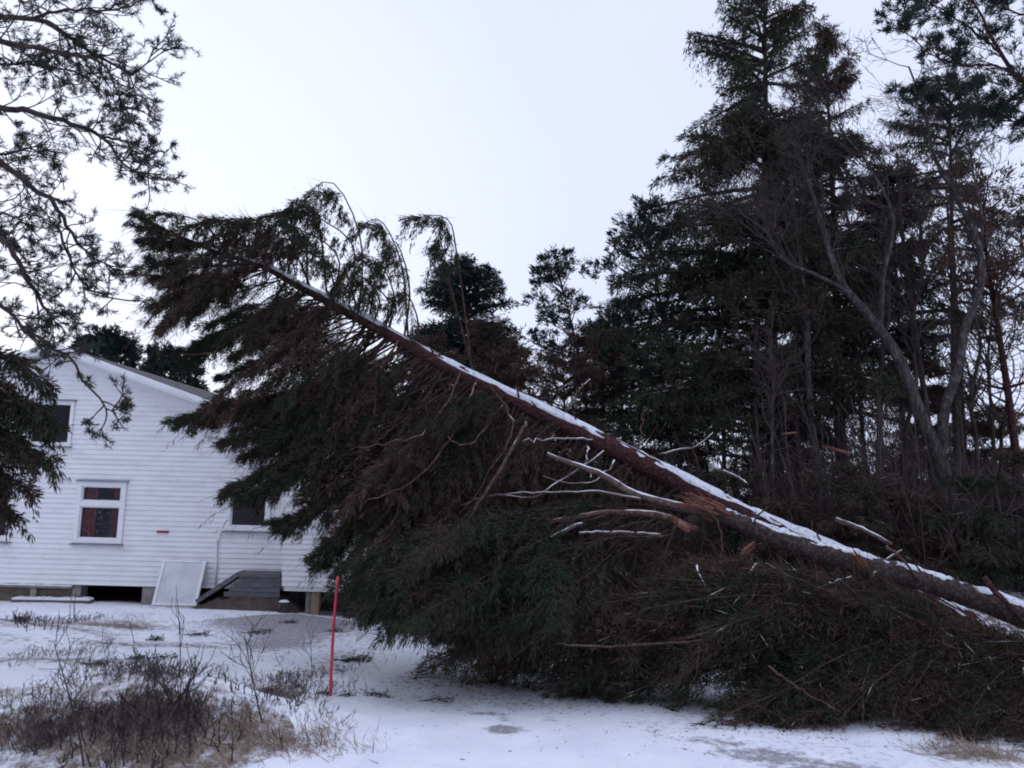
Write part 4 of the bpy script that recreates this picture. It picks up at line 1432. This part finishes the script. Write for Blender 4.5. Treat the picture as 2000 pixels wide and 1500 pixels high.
# random filling inside the hanging skirt
def skirt_low(u):
    return np.interp(u, [270, 330, 420, 520, 600, 700, 760, 850, 920, 1000, 1150, 1300, 1450, 1600], [520, 700, 850, 960, 1030, 1150, 1230, 1290, 1330, 1350, 1360, 1350, 1330, 1300])
TB = [.38] * nG
WG = [1.0] * nG
for _ in range(84):
    u = 450 + 900 * RNG.random() ** 1.1
    tier = 0
    if u < 700:                       # upper tier: shallow, swept towards the tip
        f = .3 + .7 * RNG.random()
        eu, ev = u - f * (120 + 140 * RNG.random()), None
        ev = min(np.interp(-u, -tp_u, tp_v) + f * (60 + 170 * RNG.random()), np.interp(eu, [270, 320, 400, 560, 640], [540, 640, 700, 690, 660]))
    else:
        f = .3 + .7 * RNG.random() ** .8
        eu = u - (90 + 240 * f * RNG.random()) - (110 * f if u < 900 else 0)
        vt = np.interp(-u, -tp_u, tp_v)
        lo_ = max(vt + 40, np.interp(eu, [330, 560, 700, 800, 1000], [800, 800, 770, 780, 800]))
        ev = lo_ + (skirt_low(eu) - 12 - lo_) * f * RNG.random() ** .5
    dd0 = (RNG.random() * 2.2 - 1.3) * min(1.0, f + .2)
    tb = .36 + .34 * RNG.random() + (.10 if u > 900 else 0)
    wg = .08 if RNG.random() < (.45 if u < 720 else .25) else .7 + .9 * RNG.random()
    for k in range(3):
        p = T_at(u + 22 * RNG.normal())
        dd = dd0 + .18 * RNG.normal()
        q = pix(eu + 26 * RNG.normal(), ev + 22 * RNG.normal(), p[1] + dd)
        C.append([p, (p + q) / 2 + UP * (.02 + .13 * RNG.normal()) * np.linalg.norm(q - p) + np.array([.06, dd * .25, 0]) + RNG.normal(size=3) * .12, q])
        TB.append(tb + .06 * RNG.normal())
        WG.append(wg)
TB = np.array(TB)
WG = np.array(WG)
C = np.array(C)
# upper side plumes, whipped up and bent over to the left
PL = [((925, 715), (893, 500), (870, 425), (790, 428), .4), ((930, 716), (880, 560), (860, 470), (845, 500), .3), ((800, 675), (785, 520), (745, 432), (703, 440), .2), ((790, 670), (800, 560), (770, 470), (735, 540), -.2),
      ((700, 622), (705, 470), (650, 352), (560, 358), .3), ((680, 610), (690, 480), (630, 395), (600, 360), .1), ((640, 590), (625, 450), (570, 395), (440, 400), .2), ((600, 565), (590, 450), (520, 400), (430, 405), -.2),
      ((560, 545), (520, 450), (470, 400), (436, 420), 0), ((500, 517), (455, 440), (400, 412), (340, 425), .2), ((450, 498), (400, 440), (340, 420), (280, 415), -.1), ((720, 635), (730, 540), (690, 470), (640, 520), -.3),
      ((650, 595), (660, 500), (610, 430), (560, 470), .5), ((750, 650), (770, 580), (740, 510), (700, 500), .4), ((820, 690), (815, 620), (790, 570), (760, 600), 0), ((560, 545), (570, 470), (540, 420), (490, 440), .5),
      ((520, 525), (500, 460), (450, 430), (400, 450), .5), ((660, 600), (640, 520), (590, 470), (540, 500), .2), ((610, 570), (580, 500), (530, 460), (480, 490), -.4), ((730, 640), (740, 580), (700, 540), (660, 580), .5), ((760, 655), (765, 600), (730, 560), (700, 590), -.3), ((540, 535), (510, 480), (470, 450), (420, 470), .8), ((700, 622), (680, 540), (650, 470), (590, 420), -.3)]
PC = []
wood = MB()
for (a, b_, c, e, dd) in PL:
    if e[0] < 660:
        c = (c[0] + 16 * RNG.normal(), c[1] + abs(24 * RNG.normal())); e = (e[0] + 26 * RNG.normal(), e[1] + abs(34 * RNG.normal()))
    p0 = T_at(a[0]); dep = p0[1]
    pl = smooth_line([p0, pix(*b_, dep + dd * .5), pix(*c, dep + dd), pix(*e, dep + dd)], 12)
    wood.tube(pl, np.linspace(.018, .004, 12), 5, .4, caps=False)
    PC.append([pl[3], pl[6], pl[8]]); PC.append([pl[6], pl[9] + UP * .03, pl[11]])
PC = np.array(PC)
bough_wood(wood, C, .012, .004, 5, 8)
twig_fan(wood, C, 9000, .003, (.2, .7), .75, .6)
twig_fan(wood, PC, 700, .003, (.15, .4), .5, .6)
wood.build('boughs', M['bough'], fs)
cr_ = MB()
bough_foliage(cr_, C[:nG], 130000, (.08, .0105), spread=.20, hang=.5, tint=TB[:nG], t0=.3, gap=.26, wmax=.42, wind=(-.22, 0, 0))
bough_foliage(cr_, C[:nG], 110000, (.08, .0105), spread=.22, hang=.5, tint=TB[:nG] - .04, t0=.55, gap=.11, wmax=.5, wind=(-.22, 0, 0))
bough_foliage(cr_, C[nG:], 300000, (.08, .0095), spread=.20, hang=.55, tint=TB[nG:], t0=.22, gap=.24, wmax=.45, wind=(-.2, 0, .0), tvar=.3, wgt=WG[nG:])
hang_curtains(cr_, C, 70000, .34, (.09, .008), TB + .2, wind=(-.35, 0, 0), gap=.16, t0=.2, wgt=WG)
bough_foliage(cr_, PC[1::2], 15000, (.08, .013), spread=.2, hang=.6, tint=.40, t0=.0, gap=.09, wmax=.26, wind=(-.35, 0, 0))
hang_curtains(cr_, PC, 21000, .5, (.085, .013), .55, wind=(-.02, 0, 0), gap=.10, t0=.05)
cr_.ground_clamp()
cr_.build('crown', M['needles'], fs)


def limb(root, pts, ra, rb, mat_='limb', name='limb', k=7, n=16, jit=.006, lump=.06):
    p = smooth_line(pts, n) + RNG.normal(size=(n, 3)) * jit
    q = MB(); q.tube(p, np.linspace(ra, rb, n), k, .5, lump=lump)
    oo = q.build(name, M[mat_], root, smooth=True)
    return p


D_ = 9.4
for pts, ra, rb, mt in [
    ([(1030, 820, 10.4), (1012, 856, 9.6), (960, 948, 9.2), (924, 1004, 9.0), (872, 1064, 8.9), (810, 1095, 8.8)], .030, .012, 'limb'),
    ([(930, 745, 10.6), (918, 776, 10.0), (892, 820, 9.7), (840, 852, 9.6)], .022, .008, 'limb'),
    ([(900, 730, 10.7), (836, 840, 9.6), (760, 862, 9.4), (700, 874, 9.4)], .018, .006, 'limb'),
    ([(900, 800, 10.4), (868, 876, 9.6), (800, 940, 9.4), (700, 988, 9.3)], .018, .006, 'limb'),
    ([(1160, 860, 10.3), (1108, 858, 9.8), (1060, 859, 9.5), (1020, 862, 9.3)], .020, .010, 'limb_snowy'),
    ([(980, 790, 10.5), (918, 868, 9.6), (876, 857, 9.4)], .018, .008, 'limb'),
    ([(1105, 805, 10.5), (1125, 770, 10.6), (1150, 742, 10.8)], .018, .007, 'limb_snowy'),
    ([(1245, 900, 10.3), (1252, 850, 10.5), (1258, 795, 10.7)], .014, .005, 'limb'),
    ([(1150, 870, 10.2), (1145, 900, 9.9), (1155, 935, 9.7)], .014, .006, 'limb_snowy'),
    ([(960, 760, 10.6), (1000, 820, 9.9), (985, 880, 9.6), (900, 1000, 9.2)], .016, .006, 'limb'),
    ([(700, 625, 11), (640, 700, 10.7), (540, 750, 10.5), (440, 790, 10.4)], .018, .006, 'limb'),
    ([(780, 665, 10.9), (700, 790, 10.3), (600, 900, 10.1), (500, 985, 10.0)], .02, .006, 'limb'),
    ([(660, 600, 11), (600, 640, 10.8), (500, 680, 10.6), (350, 695, 10.5)], .016, .005, 'limb'),
    ([(1180, 880, 10.2), (1060, 960, 9.6), (960, 968, 9.4), (900, 985, 9.3)], .018, .006, 'limb_snowy'),
    ([(1200, 900, 10.2), (1150, 945, 9.7), (1060, 935, 9.5)], .016, .006, 'limb_snowy')]:
    p = limb(fs, pixs(pts), ra * .85, rb, mt, jit=.014)

# --- broken pine in front
bp = pixs([(2300, 1345, 9.2), (2000, 1205, 9.2), (1860, 1153, 9.2), (1780, 1127, 9.2), (1690, 1103, 9.2), (1600, 1078, 9.2), (1500, 1044, 9.2), (1430, 1014, 9.2), (1388, 996, 9.2)])
bl = smooth_line(bp, 80)
brad = np.interp(np.linspace(0, 1, 80), np.linspace(0, 1, 9), [66, 62, 58, 56, 56, 55, 50, 42, 34]) / 2 / F * 6.8
bb = on_ground(bp[0])
fp = thing('fallen_pine', bb, 'snapped pine with orange splinters lying in front of the long spruce', 'fallen tree', FT)
mb = MB(); trunk_lumps(mb, bl, brad, 16, 16); mb.build('trunk', M['bark_brown'], fp, smooth=True)
snow_strip(bl[:74], brad[:74], 42, .028, parent=fp, k=2, lift=-12, miss=.03)
# splinters at the break
mb = MB()
e = bl[-1]; dr = norm(bl[-1] - bl[-4])
for _ in range(46):
    a = RNG.normal(size=3) * .045
    L = .08 + .30 * RNG.random()
    mb.tube([e + a - dr * .12, e + a + dr * L * .6, e + a * 1.3 + dr * L + RNG.normal(size=3) * .02], [.014, .010, .002], 4, .5)
mb.build('splinter', M['wood'], fp)
def splinter(root, a, b_, w0, w1, d):
    q = MB()
    p0, p1 = pix(*a, d), pix(*b_, d)
    for k in range(16):
        o_ = RNG.normal(size=3) * w0 * .42
        q.tube([p0 + o_, (p0 + p1) / 2 + o_ * .9, p1 + o_ * 1.2 - (p1 - p0) * .35 * RNG.random()], [w0 * .26, w0 * .22, .002], 4, .5)
    return q.build('splinter', M['wood'], root)
splinter(fp, (1690, 1108), (1662, 1068), .045, .012, 9.05)
splinter(fp, (1470, 1062), (1448, 1080), .04, .03, 8.9)
splinter(fp, (1345, 1036), (1300, 1003), .04, .02, 8.9)
splinter(fp, (1390, 992), (1320, 984), .05, .02, 9.1)
splinter(fp, (1400, 990), (1345, 962), .018, .006, 9.0)
splinter(fp, (1555, 845), (1525, 848), .012, .006, 11)
splinter(fp, (1660, 885), (1605, 870), .018, .006, 11)
for pts, ra, rb, mt in [
    ([(1385, 1000, 9.2), (1330, 990, 9.2), (1240, 965, 9.2), (1195, 938, 9.2), (1150, 915, 9.2), (1110, 905, 9.2), (1068, 886, 9.2)], .062, .022, 'limb_snowy'),
    ([(1360, 1035, 9.0), (1280, 1005, 8.9), (1190, 1000, 8.8), (1110, 1012, 8.7), (1040, 1030, 8.6), (960, 1042, 8.6)], .045, .02, 'limb'),
    ([(1140, 1022, 8.7), (1100, 1038, 8.5), (1036, 1066, 8.4), (960, 1090, 8.4)], .025, .012, 'limb_snowy'),
    ([(1290, 1046, 8.8), (1200, 1040, 8.6), (1128, 1042, 8.5)], .026, .014, 'limb_snowy'),
    ([(980, 1044, 8.6), (880, 1098, 8.4), (832, 1124, 8.3)], .024, .012, 'limb_snowy'),
    ([(1340, 962, 9), (1395, 1010, 8.8), (1410, 1060, 8.7), (1402, 1120, 8.6)], .010, .004, 'limb'),
    ([(1250, 975, 9.1), (1170, 960, 9), (1060, 962, 8.9), (970, 965, 8.9)], .018, .007, 'limb_snowy'),
    ([(1115, 1020, 8.7), (1010, 1010, 8.6), (985, 1000, 8.6)], .012, .005, 'limb')]:
    limb(fp, pixs(pts), ra, rb, mt)
# its crown: lies towards the left and reaches the road
C = []
PW = []
for _ in range(120):
    u0 = 1000 + 330 * RNG.random(); v0 = 990 + 60 * RNG.random()
    f = RNG.random()
    eu = 720 + 480 * f + 40 * RNG.normal(); ev = np.interp(eu, [700, 850, 940, 1200], [1130, 1190, 1230, 1260]) + 45 * RNG.normal()
    ev = min(ev, np.interp(eu, [700, 760, 860, 960, 1200], [1195, 1225, 1235, 1290, 1350]))
    p = pix(u0, v0, 9.0 + .3 * RNG.normal()); q = pix(eu, ev, 8.4 + .5 * RNG.normal())
    C.append([p, (p + q) / 2 + UP * (.28 * RNG.random() - .04) * np.linalg.norm(q - p) + RNG.normal(size=3) * .14, q])
    PW.append(.18 if (eu > 960 and RNG.random() < .7) else .5 + RNG.random())
for e in [(742, 1245), (720, 1210), (765, 1225), (810, 1225), (850, 1245), (900, 1250), (880, 1300), (905, 1275), (930, 1310), (708, 1180), (790, 1200)]:
    p = pix(1060, 1080, 8.6); q = pix(e[0], e[1], 8.2)
    C.append([p, (p + q) / 2 + UP * .35, q])
    PW.append(1.3)
C = np.array(C)
mb = MB(); bough_wood(mb, C, .010, .003, 4, 7); twig_fan(mb, C, 5000, .003, (.15, .5), .7, .8); mb.build('boughs', M['bough'], fp)
mb = MB(); bough_foliage(mb, C, 190000, (.075, .0085), wgt=np.array(PW), spread=.25, hang=.45, tint=.18 + .25 * RNG.random(len(C)), t0=.3, gap=.11, wmax=.42, wind=(-.05, 0, -.1), tvar=.25)
hang_curtains(mb, C, 14000, .25, (.08, .008), .35, gap=.12, wgt=np.array(PW))
mb.ground_clamp(); mb.build('crown', M['needles'], fp)

# --- third tree lowest on the right with its crown on the road
q3 = pixs([(2300, 1420, 8.6), (2000, 1312, 8.6), (1925, 1282, 8.6), (1800, 1240, 8.6), (1650, 1205, 8.5), (1450, 1190, 8.4), (1200, 1210, 8.3)])
l3 = smooth_line(q3, 60)
r3 = np.linspace(.19, .05, 60)
low = terr(l3[:, 0], l3[:, 1]) + r3 * .8
l3[:, 2] = np.maximum(l3[:, 2], low)
fb = on_ground(q3[0])
ft = thing('fallen_pine', fb, 'low fallen conifer whose green and brown crown spreads on the road edge', 'fallen tree', FT)
mb = MB(); trunk_lumps(mb, l3, r3, 14, 14); mb.build('trunk', M['bark_dark'], ft, smooth=True)
snow_strip(l3[:40], r3[:40], 62, .05, parent=ft, k=3, miss=.05)
C = []
def low3(u): return np.interp(u, [900, 1000, 1100, 1200, 1210, 1320, 1500, 1640, 1800, 2000, 2200], [1335, 1350, 1365, 1372, 1392, 1402, 1425, 1438, 1452, 1482, 1510])
TB = []
for _ in range(124):
    s = RNG.random()
    k = int(s ** 1.1 * 58)
    eu = 930 + 1130 * (1 - s) + 90 * RNG.normal()
    hi = np.interp(eu, [900, 1200, 1400, 1600, 1800, 2000], [1240, 1110, 1065, 1110, 1190, 1320])
    f = RNG.random() ** .75
    ev = hi + (low3(eu) - 8 - hi) * f
    g_ = gpix(eu, low3(eu))[1]
    q0 = pix(eu, ev, 8.9 + (g_ + .25 - 8.9) * f + .35 * RNG.normal() * (1 - .7 * f))
    tb = np.clip(.46 + .32 * RNG.normal(), .0, 1)
    sg = .08 + .14 * RNG.random()
    for _k in range(4):
        p = l3[k] + RNG.normal(size=3) * .12
        q = q0 + RNG.normal(size=3) * sg
        q[2] = max(q[2], float(terr(q[0], q[1])) + .05)
        C.append([p, (p + q) / 2 + UP * (.15 + .4 * RNG.random()) + RNG.normal(size=3) * .08, q])
        TB.append(tb + .05 * RNG.normal())
TB = np.array(TB)
C = np.array(C)
mb = MB(); bough_wood(mb, C, .009, .003, 4, 7); twig_fan(mb, C, 11000, .004, (.15, .55), .7, .9); mb.ground_clamp(); mb.build('boughs', M['limb'], ft)
mb = MB(); bough_foliage(mb, C, 400000, (.072, .0082), spread=.24, hang=.3, tint=TB, t0=.25, gap=.13, wmax=.36, wind=(-.15, 0, .08), tvar=.25)
hang_curtains(mb, C, 36000, .28, (.075, .008), TB + .15, gap=.10)
mb.ground_clamp(); mb.build('crown', M['needles'], ft)
for pts, ra, rb, mt in [
    ([(1480, 1100, 8.6), (1440, 1150, 8.3), (1370, 1185, 8.1), (1300, 1175, 8.0)], .02, .007, 'limb'),
    ([(1360, 1105, 8.5), (1382, 1165, 8.2), (1375, 1200, 8.1), (1395, 1260, 8.0)], .014, .005, 'limb_snowy'),
    ([(1400, 1250, 8.0), (1200, 1262, 7.9), (1080, 1258, 7.9)], .016, .006, 'limb'),
    ([(1660, 1130, 8.7), (1615, 1142, 8.5), (1590, 1160, 8.4)], .03, .016, 'limb_snowy'),
    ([(1700, 1170, 8.5), (1755, 1200, 8.3), (1740, 1180, 8.3)], .014, .006, 'limb'),
    ([(1940, 1360, 7.9), (1965, 1380, 7.8), (1985, 1400, 7.7)], .025, .012, 'limb_snowy'),
    ([(1500, 1300, 7.6), (1570, 1350, 7.4), (1640, 1390, 7.2)], .012, .005, 'limb')]:
    limb(ft, pixs(pts), ra, rb, mt)

# loose broken branches lying across and behind the trunks
BG = 'broken branches among the fallen trees'
for pts, ra, rb, mt, lab in [
    ([(1632, 1014, 10.2), (1690, 1036, 10.1), (1742, 1062, 10.0)], .035, .025, 'limb_snowy', 'snow topped broken branch above the snapped pine trunk'),
    ([(1412, 920, 11), (1440, 932, 11), (1462, 946, 10.9)], .025, .018, 'limb_snowy', 'short snowy branch just behind the long trunk'),
    ([(1730, 1066, 9.3), (1765, 1096, 9.1), (1795, 1134, 9.05)], .016, .012, 'limb', 'thin dark stick leaning on the snapped pine trunk'),
    ([(1922, 1128, 9.1), (1960, 1172, 8.9), (2010, 1225, 8.8)], .034, .028, 'bark_red', 'thick dark red stick crossing the trunk at the right edge'),
    ([(1286, 888, 11), (1330, 878, 11), (1362, 870, 11), (1392, 846, 11.2)], .018, .008, 'limb_snowy', 'forked snowy twig rising behind the long trunk'),
    ([(1700, 1130, 9), (1735, 1090, 9.3), (1760, 1075, 9.6)], .018, .01, 'limb_snowy', 'pale bent branch beside the upright splinter'),
]:
    w_ = pixs(pts)
    q = MB(); q.tube(smooth_line(w_, 10) + RNG.normal(size=(10, 3)) * .005, np.linspace(ra, rb, 10), 7, .5, lump=.06)
    tag(q.build('broken_branch', M[mt], smooth=True), lab, 'branch', BG)

# ------------------------------------------------------------------ thickets and undergrowth
def brush(name, u0, u1, v0, v1, d0, d1, n, label, kind=None, h=(.5, 1.5), m_='twig', lean=(-.15, 0, 0), leafy=0, tint=.6):
    mb_ = MB()
    C_ = []
    for _ in range(n):
        d = d0 + (d1 - d0) * RNG.random()
        p = on_ground(pix(u0 + (u1 - u0) * RNG.random(), 1050, d))
        H = h[0] + (h[1] - h[0]) * RNG.random() ** 1.3
        q = p + UP * H + np.array([RNG.normal() * .35 + lean[0] * H, RNG.normal() * .3, 0])
        C_.append([p, (p + q) / 2 + RNG.normal(size=3) * .1, q])
    C_ = np.array(C_)
    bough_wood(mb_, C_, .011, .004, 4, 6, tint)
    twig_fan(mb_, C_, n * 24, .005, (.2, .7), tint, .8)
    if leafy:
        bough_foliage(mb_, C_, leafy, (.09, .022), spread=.28, hang=.2, tint=tint, t0=.2)
    oo = mb_.build(name, M[m_])
    return oo
tag(brush('undergrowth', 1230, 1900, 0, 0, 12.5, 18, 900, '', h=(1.0, 3.3)), 'tangle of bare brown brushwood under the standing trees', 'undergrowth', kind='stuff')
tag(brush('thicket', 700, 1400, 0, 0, 13, 18, 220, '', h=(.8, 2.4)), 'bare brown thicket behind the long fallen trunk', 'thicket', kind='stuff')
tag(brush('brushwood', 1780, 2080, 0, 0, 11.2, 16, 330, '', h=(.6, 1.9)), 'low bare brushwood along the right edge', 'undergrowth', kind='stuff')
YG = 'young spruces in the undergrowth'
for (u, d, H, R, t_, lab) in [(1330, 12.6, 2.0, 1.0, .62, 'bushy olive brown young spruce behind the splintered break'), (1450, 13.0, 2.5, 1.1, .5, 'dark green young spruce behind the long trunk near the straight trunks'), (1560, 12.3, 1.7, .9, .7, 'rusty brown young spruce above the snapped trunk'),
                              (1680, 12.0, 1.9, .9, .6, 'olive young spruce left of the forked tree base'), (1800, 12.0, 1.3, .8, .8, 'straw brown young spruce at the forked tree base'), (1930, 11.6, 1.6, 1.0, .35, 'green young spruce right of the forked tree base'), (2010, 12.2, 2.0, 1.0, .45, 'young spruce cut by the right edge'),
                              (1240, 13.5, 2.2, 1.1, .66, 'brown young spruce behind the middle of the long trunk'), (1395, 17.5, 3.3, 1.4, .6, 'tall brown young spruce in the gap left of the straight dark trunk'),
                              (1545, 18.5, 3.4, 1.5, .5, 'dark young spruce filling the gap behind the pale thin sapling'), (1640, 17.5, 2.8, 1.3, .66, 'brown young spruce filling the gap left of the reddish sapling'), (1735, 19.0, 3.0, 1.4, .5, 'dark young spruce filling the gap below the leaning fork')]:
    r, b = plant_tree('young_spruce', u, d, lab, YG)
    spruce(r, b, b + np.array([-.15, 0, H]), R, h0=.03, nb=60, blades=26000, shoot=(.09, .014), trunk_r=.04, tint=t_, prof=.6, wind=(-.1, 0, .05), curtains=.05)

# far wood along the horizon behind everything
mb = MB()
for _ in range(150):
    a = -1.15 + 2.3 * RNG.random(); D = 60 + 70 * RNG.random()
    p = on_ground((math.sin(a) * D, math.cos(a) * D, 0)); H = 1.5 + 2.5 * RNG.random()
    n = 200
    s = RNG.random(n) ** 1.3
    rr = H * .24 * (1 - s) * np.sqrt(RNG.random(n)); an = RNG.random(n) * 6.283
    P = p + np.stack([rr * np.cos(an), rr * np.sin(an), s * H], -1)
    mb.blades(P, norm(RNG.normal(size=(n, 3)) * [1, 1, .5] - UP * .2), 1.0, .35, .3 + .2 * RNG.random(n))
tag(mb.build('far_wood', M['needles_cold']), 'distant dark conifer wood along the horizon', 'wood', kind='stuff')

# ------------------------------------------------------------------ heath, grass, shrubs, sprigs
def area_pts(n, list_):
    """ground points inside photo ellipses"""
    P = []
    for (u, v, du, dv, w) in list_:
        c = gpix(u, v); a = gpix(u + du, v); b1 = gpix(u, v - dv); b2 = gpix(u, min(1560, v + dv))
        k = int(n * w)
        x = RNG.normal(size=(k, 2)) * .55
        P.append(np.stack([c[0] + x[:, 0] * abs(a[0] - c[0]), c[1] + x[:, 1] * np.where(x[:, 1] > 0, abs(b1[1] - c[1]), abs(c[1] - b2[1])), np.zeros(k)], -1))
    P = np.concatenate(P)
    P[:, 2] = terr(P[:, 0], P[:, 1])
    return P
mb = MB()
P = area_pts(5600, [(330, 1385, 300, 75, .38), (150, 1440, 190, 60, .22), (560, 1345, 110, 34, .18), (60, 1215, 90, 22, .10), (300, 1310, 150, 20, .06), (110, 1285, 90, 22, .05)])
n = len(P)
keep = wob(P, 3.4, 3) + .5 * RNG.random(n) > .12
P = P[keep]; n = len(P)
Hh = .05 + .13 * RNG.random(n) ** 1.6
D = norm(RNG.normal(size=(n, 3)) * .42 + UP)
mb.blades(P, D, Hh, .007, np.clip(.35 + .25 * RNG.normal(size=n), 0, 1), wide=.3)
k = RNG.integers(0, n, n * 2)
S = P[k] + D[k] * (Hh[k] * (.3 + .6 * RNG.random(2 * n)))[:, None]
mb.blades(S, norm(D[k] + RNG.normal(size=(2 * n, 3)) * .7), .03 + .05 * RNG.random(2 * n), .007, np.clip(.4 + .25 * RNG.normal(size=2 * n), 0, 1))
tag(mb.build('heather', M['heather']), 'dark low heather poking through the snow on the roadside bank', 'heather', kind='stuff')
mb = MB()
P = area_pts(3200, [(560, 1455, 130, 26, .32), (640, 1430, 50, 30, .08), (480, 1420, 40, 30, .10), (430, 1215, 40, 14, .05), (530, 1220, 50, 14, .05), (230, 1215, 110, 16, .12), (590, 1188, 140, 7, .06), (1930, 1478, 60, 16, .16), (1850, 1460, 70, 8, .06), (330, 1480, 150, 20, .1), (40, 1420, 60, 30, .06), (480, 1185, 80, 6, .04)])
n = len(P)
D = norm(RNG.normal(size=(n, 3)) * .65 + UP * .45 + np.array([-.45, 0, 0]))
mb.blades(P, D, .06 + .15 * RNG.random(n) ** 1.3, .006, np.clip(.55 + .25 * RNG.normal(size=n), 0, 1), wide=.25)
tag(mb.build('dry_grass', M['straw']), 'wind flattened straw coloured grass in thin snow', 'grass', kind='stuff')

# needles, bark crumbs and twig bits blown over the snow
mb = MB()
P = area_pts(3000, [(880, 1335, 150, 40, .34), (640, 1260, 190, 60, .22), (1000, 1375, 180, 20, .14), (1500, 1435, 300, 18, .1), (450, 1230, 230, 40, .2), (1200, 1440, 500, 50, .04)])
n = len(P)
mb.blades(P + UP * .022, norm(RNG.normal(size=(n, 3)) * [1, 1, .12]), .012 + .07 * RNG.random(n) ** 3, .004 + .006 * RNG.random(n), np.clip(.5 + .3 * RNG.normal(size=n), 0, 1))
tag(mb.build('needle_litter', M['heather']), 'scattered needles and twig crumbs on the snow around the fallen trees', 'litter', kind='stuff')
SG = 'bare shrubs on the roadside bank'
def shrub(u, v, H, nst, spread, lab, name='bare_shrub', lev=2, r=.007, upb=.28, L=.45, grp=SG, tint=.3, thick=None):
    b = gpix(u, v)
    mb_ = MB(); tips = []
    for _ in range(nst):
        p = b + np.array([RNG.normal() * spread, RNG.normal() * spread * .6, 0])
        p[2] = float(terr(p[0], p[1])) - .02
        d = norm(UP + RNG.normal(size=3) * .22)
        grow(mb_, tips, p, d, H * .48 * L * (.6 + .6 * RNG.random()), r, lev, bend=.10, kids=2, ratio=.72, upb=upb, rmin=.0028, tint=tint)
    oo = mb_.build(name, M['twig'])
    return tag(oo, lab, 'shrub', grp)
shrub(345, 1400, 1.5, 12, .14, 'tallest bare dark shrub fanning out in the middle of the bank')
shrub(300, 1440, .6, 22, .35, 'low dense bare shrub at the foot of the tallest shrub')
shrub(430, 1440, .55, 18, .22, 'bare shrub beside the straw coloured tuft on the bank')
shrub(110, 1470, .5, 18, .3, 'sparse bare shrub at the lower left corner')
shrub(210, 1480, .55, 16, .25, 'bare shrub between the corner shrub and the dense one')
shrub(560, 1370, .4, 20, .3, 'low purplish shrub near the foot of the red pole')
shrub(45, 1225, .55, 22, .3, 'reddish brown shrub before the low foundation panels', tint=.55)
def sapling(pts, lab, r=.007, tw=8):
    b = gpix(*pts[0]); dep = b[1]
    w_ = [b - UP * .03] + [pix(u, v, dep - .02 * k) for k, (u, v) in enumerate(pts[1:])]
    mb_ = MB(); l = smooth_line(w_, 14); mb_.tube(l, np.linspace(r, .0025, 14), 5, .3)
    tips = []
    for _ in range(tw):
        s = .35 + .6 * RNG.random(); q = along(l, np.array([s]))[0]
        grow(mb_, tips, q, norm(UP + RNG.normal(size=3) * .5), .16 + .15 * RNG.random(), .0032, 1, rmin=.0022, tint=.3)
    return tag(mb_.build('bare_sapling', M['twig']), lab, 'sapling', 'thin saplings on the bank')
sapling([(165, 1496), (155, 1440), (138, 1370), (118, 1300), (105, 1255)], 'long dark whip of a sapling leaning left at the lower left', .008, 9)
sapling([(515, 1412), (500, 1360), (488, 1300), (477, 1238)], 'thin upright sapling right of the tallest shrub')
sapling([(352, 1320), (352, 1270), (350, 1220), (346, 1170)], 'thin straight sapling rising before the leaning window', .005, 3)
sapling([(212, 1300), (210, 1290), (206, 1280), (203, 1272)], 'tiny crooked sapling in the snow left of the shrubs', .006, 4)
sapling([(610, 1330), (609, 1300), (608, 1275), (607, 1262)], 'wispy sapling left of the red pole', .004, 3)

SPG = 'torn conifer sprigs scattered on the snow'
def sprig(u, v, L, lab, ang=None, n=260, tint=.4):
    b = gpix(u, v) + UP * .02
    a = RNG.random() * 6.28 if ang is None else ang
    d = np.array([math.cos(a), math.sin(a), .05])
    C_ = [[b - d * L / 2, b + UP * .03, b + d * L / 2]]
    for k in range(4):
        a2 = a + (.5 + .4 * RNG.random()) * (1 if k % 2 else -1)
        p = b + d * L * (-.3 + .18 * k)
        e_ = p + np.array([math.cos(a2), math.sin(a2), .1 * RNG.random()]) * L * .4
        C_.append([p, (p + e_) / 2 + UP * .02, e_])
    C_ = np.array(C_)
    mb_ = MB(); bough_wood(mb_, C_, .008, .003, 4, 5); bough_foliage(mb_, C_, int(n * .6), (.05, .010), spread=.25, hang=.1, tint=tint + .15, t0=.1, gap=.04)
    mb_.ground_clamp(.005)
    tag(mb_.build('fallen_sprig', M['needles']), lab, 'sprig', SPG)
sprig(685, 1292, .45, 'largest dark sprig on the driveway right of the red pole', 0.2, 700)
sprig(185, 1300, .34, 'green sprig in the snow at the left above the bank', .3, 260, .4)
sprig(298, 1252, .22, 'small dark sprig below the leaning window', .9, 300)
sprig(380, 1242, .4, 'twiggy sprig right of the small dark one below the leaning window', .1, 300, .7)
sprig(310, 1288, .3, 'flat greenish sprig just behind the tallest shrub', .35, 160, .45)
sprig(258, 1290, .2, 'short dark sprig between two green sprigs on the left', .6, 250)
sprig(628, 1358, .16, 'green sprig at the foot of the red pole on its left', .2, 110, .4)
sprig(672, 1362, .15, 'small green sprig at the foot of the red pole on its right', .5, 90, .4)
sprig(500, 1238, .5, 'thin sprig on the gray slush before the annex', .1, 260, .7)
sprig(560, 1218, .3, 'short sprig on the slush nearest the chopped log', .2, 200, .5)
sprig(730, 1360, .28, 'tiny twig on the road snow right of the red pole', -.5, 160, .7)
sprig(650, 1235, .3, 'dark sprig behind the red pole', .2, 220, .4)
sprig(850, 1372, .35, 'thin bare sprig on the shaded road edge', .1, 90, .6)
print('OBJECT COUNT', len(bpy.data.objects), 'FACES', sum(len(m_.polygons) for m_ in bpy.data.meshes))
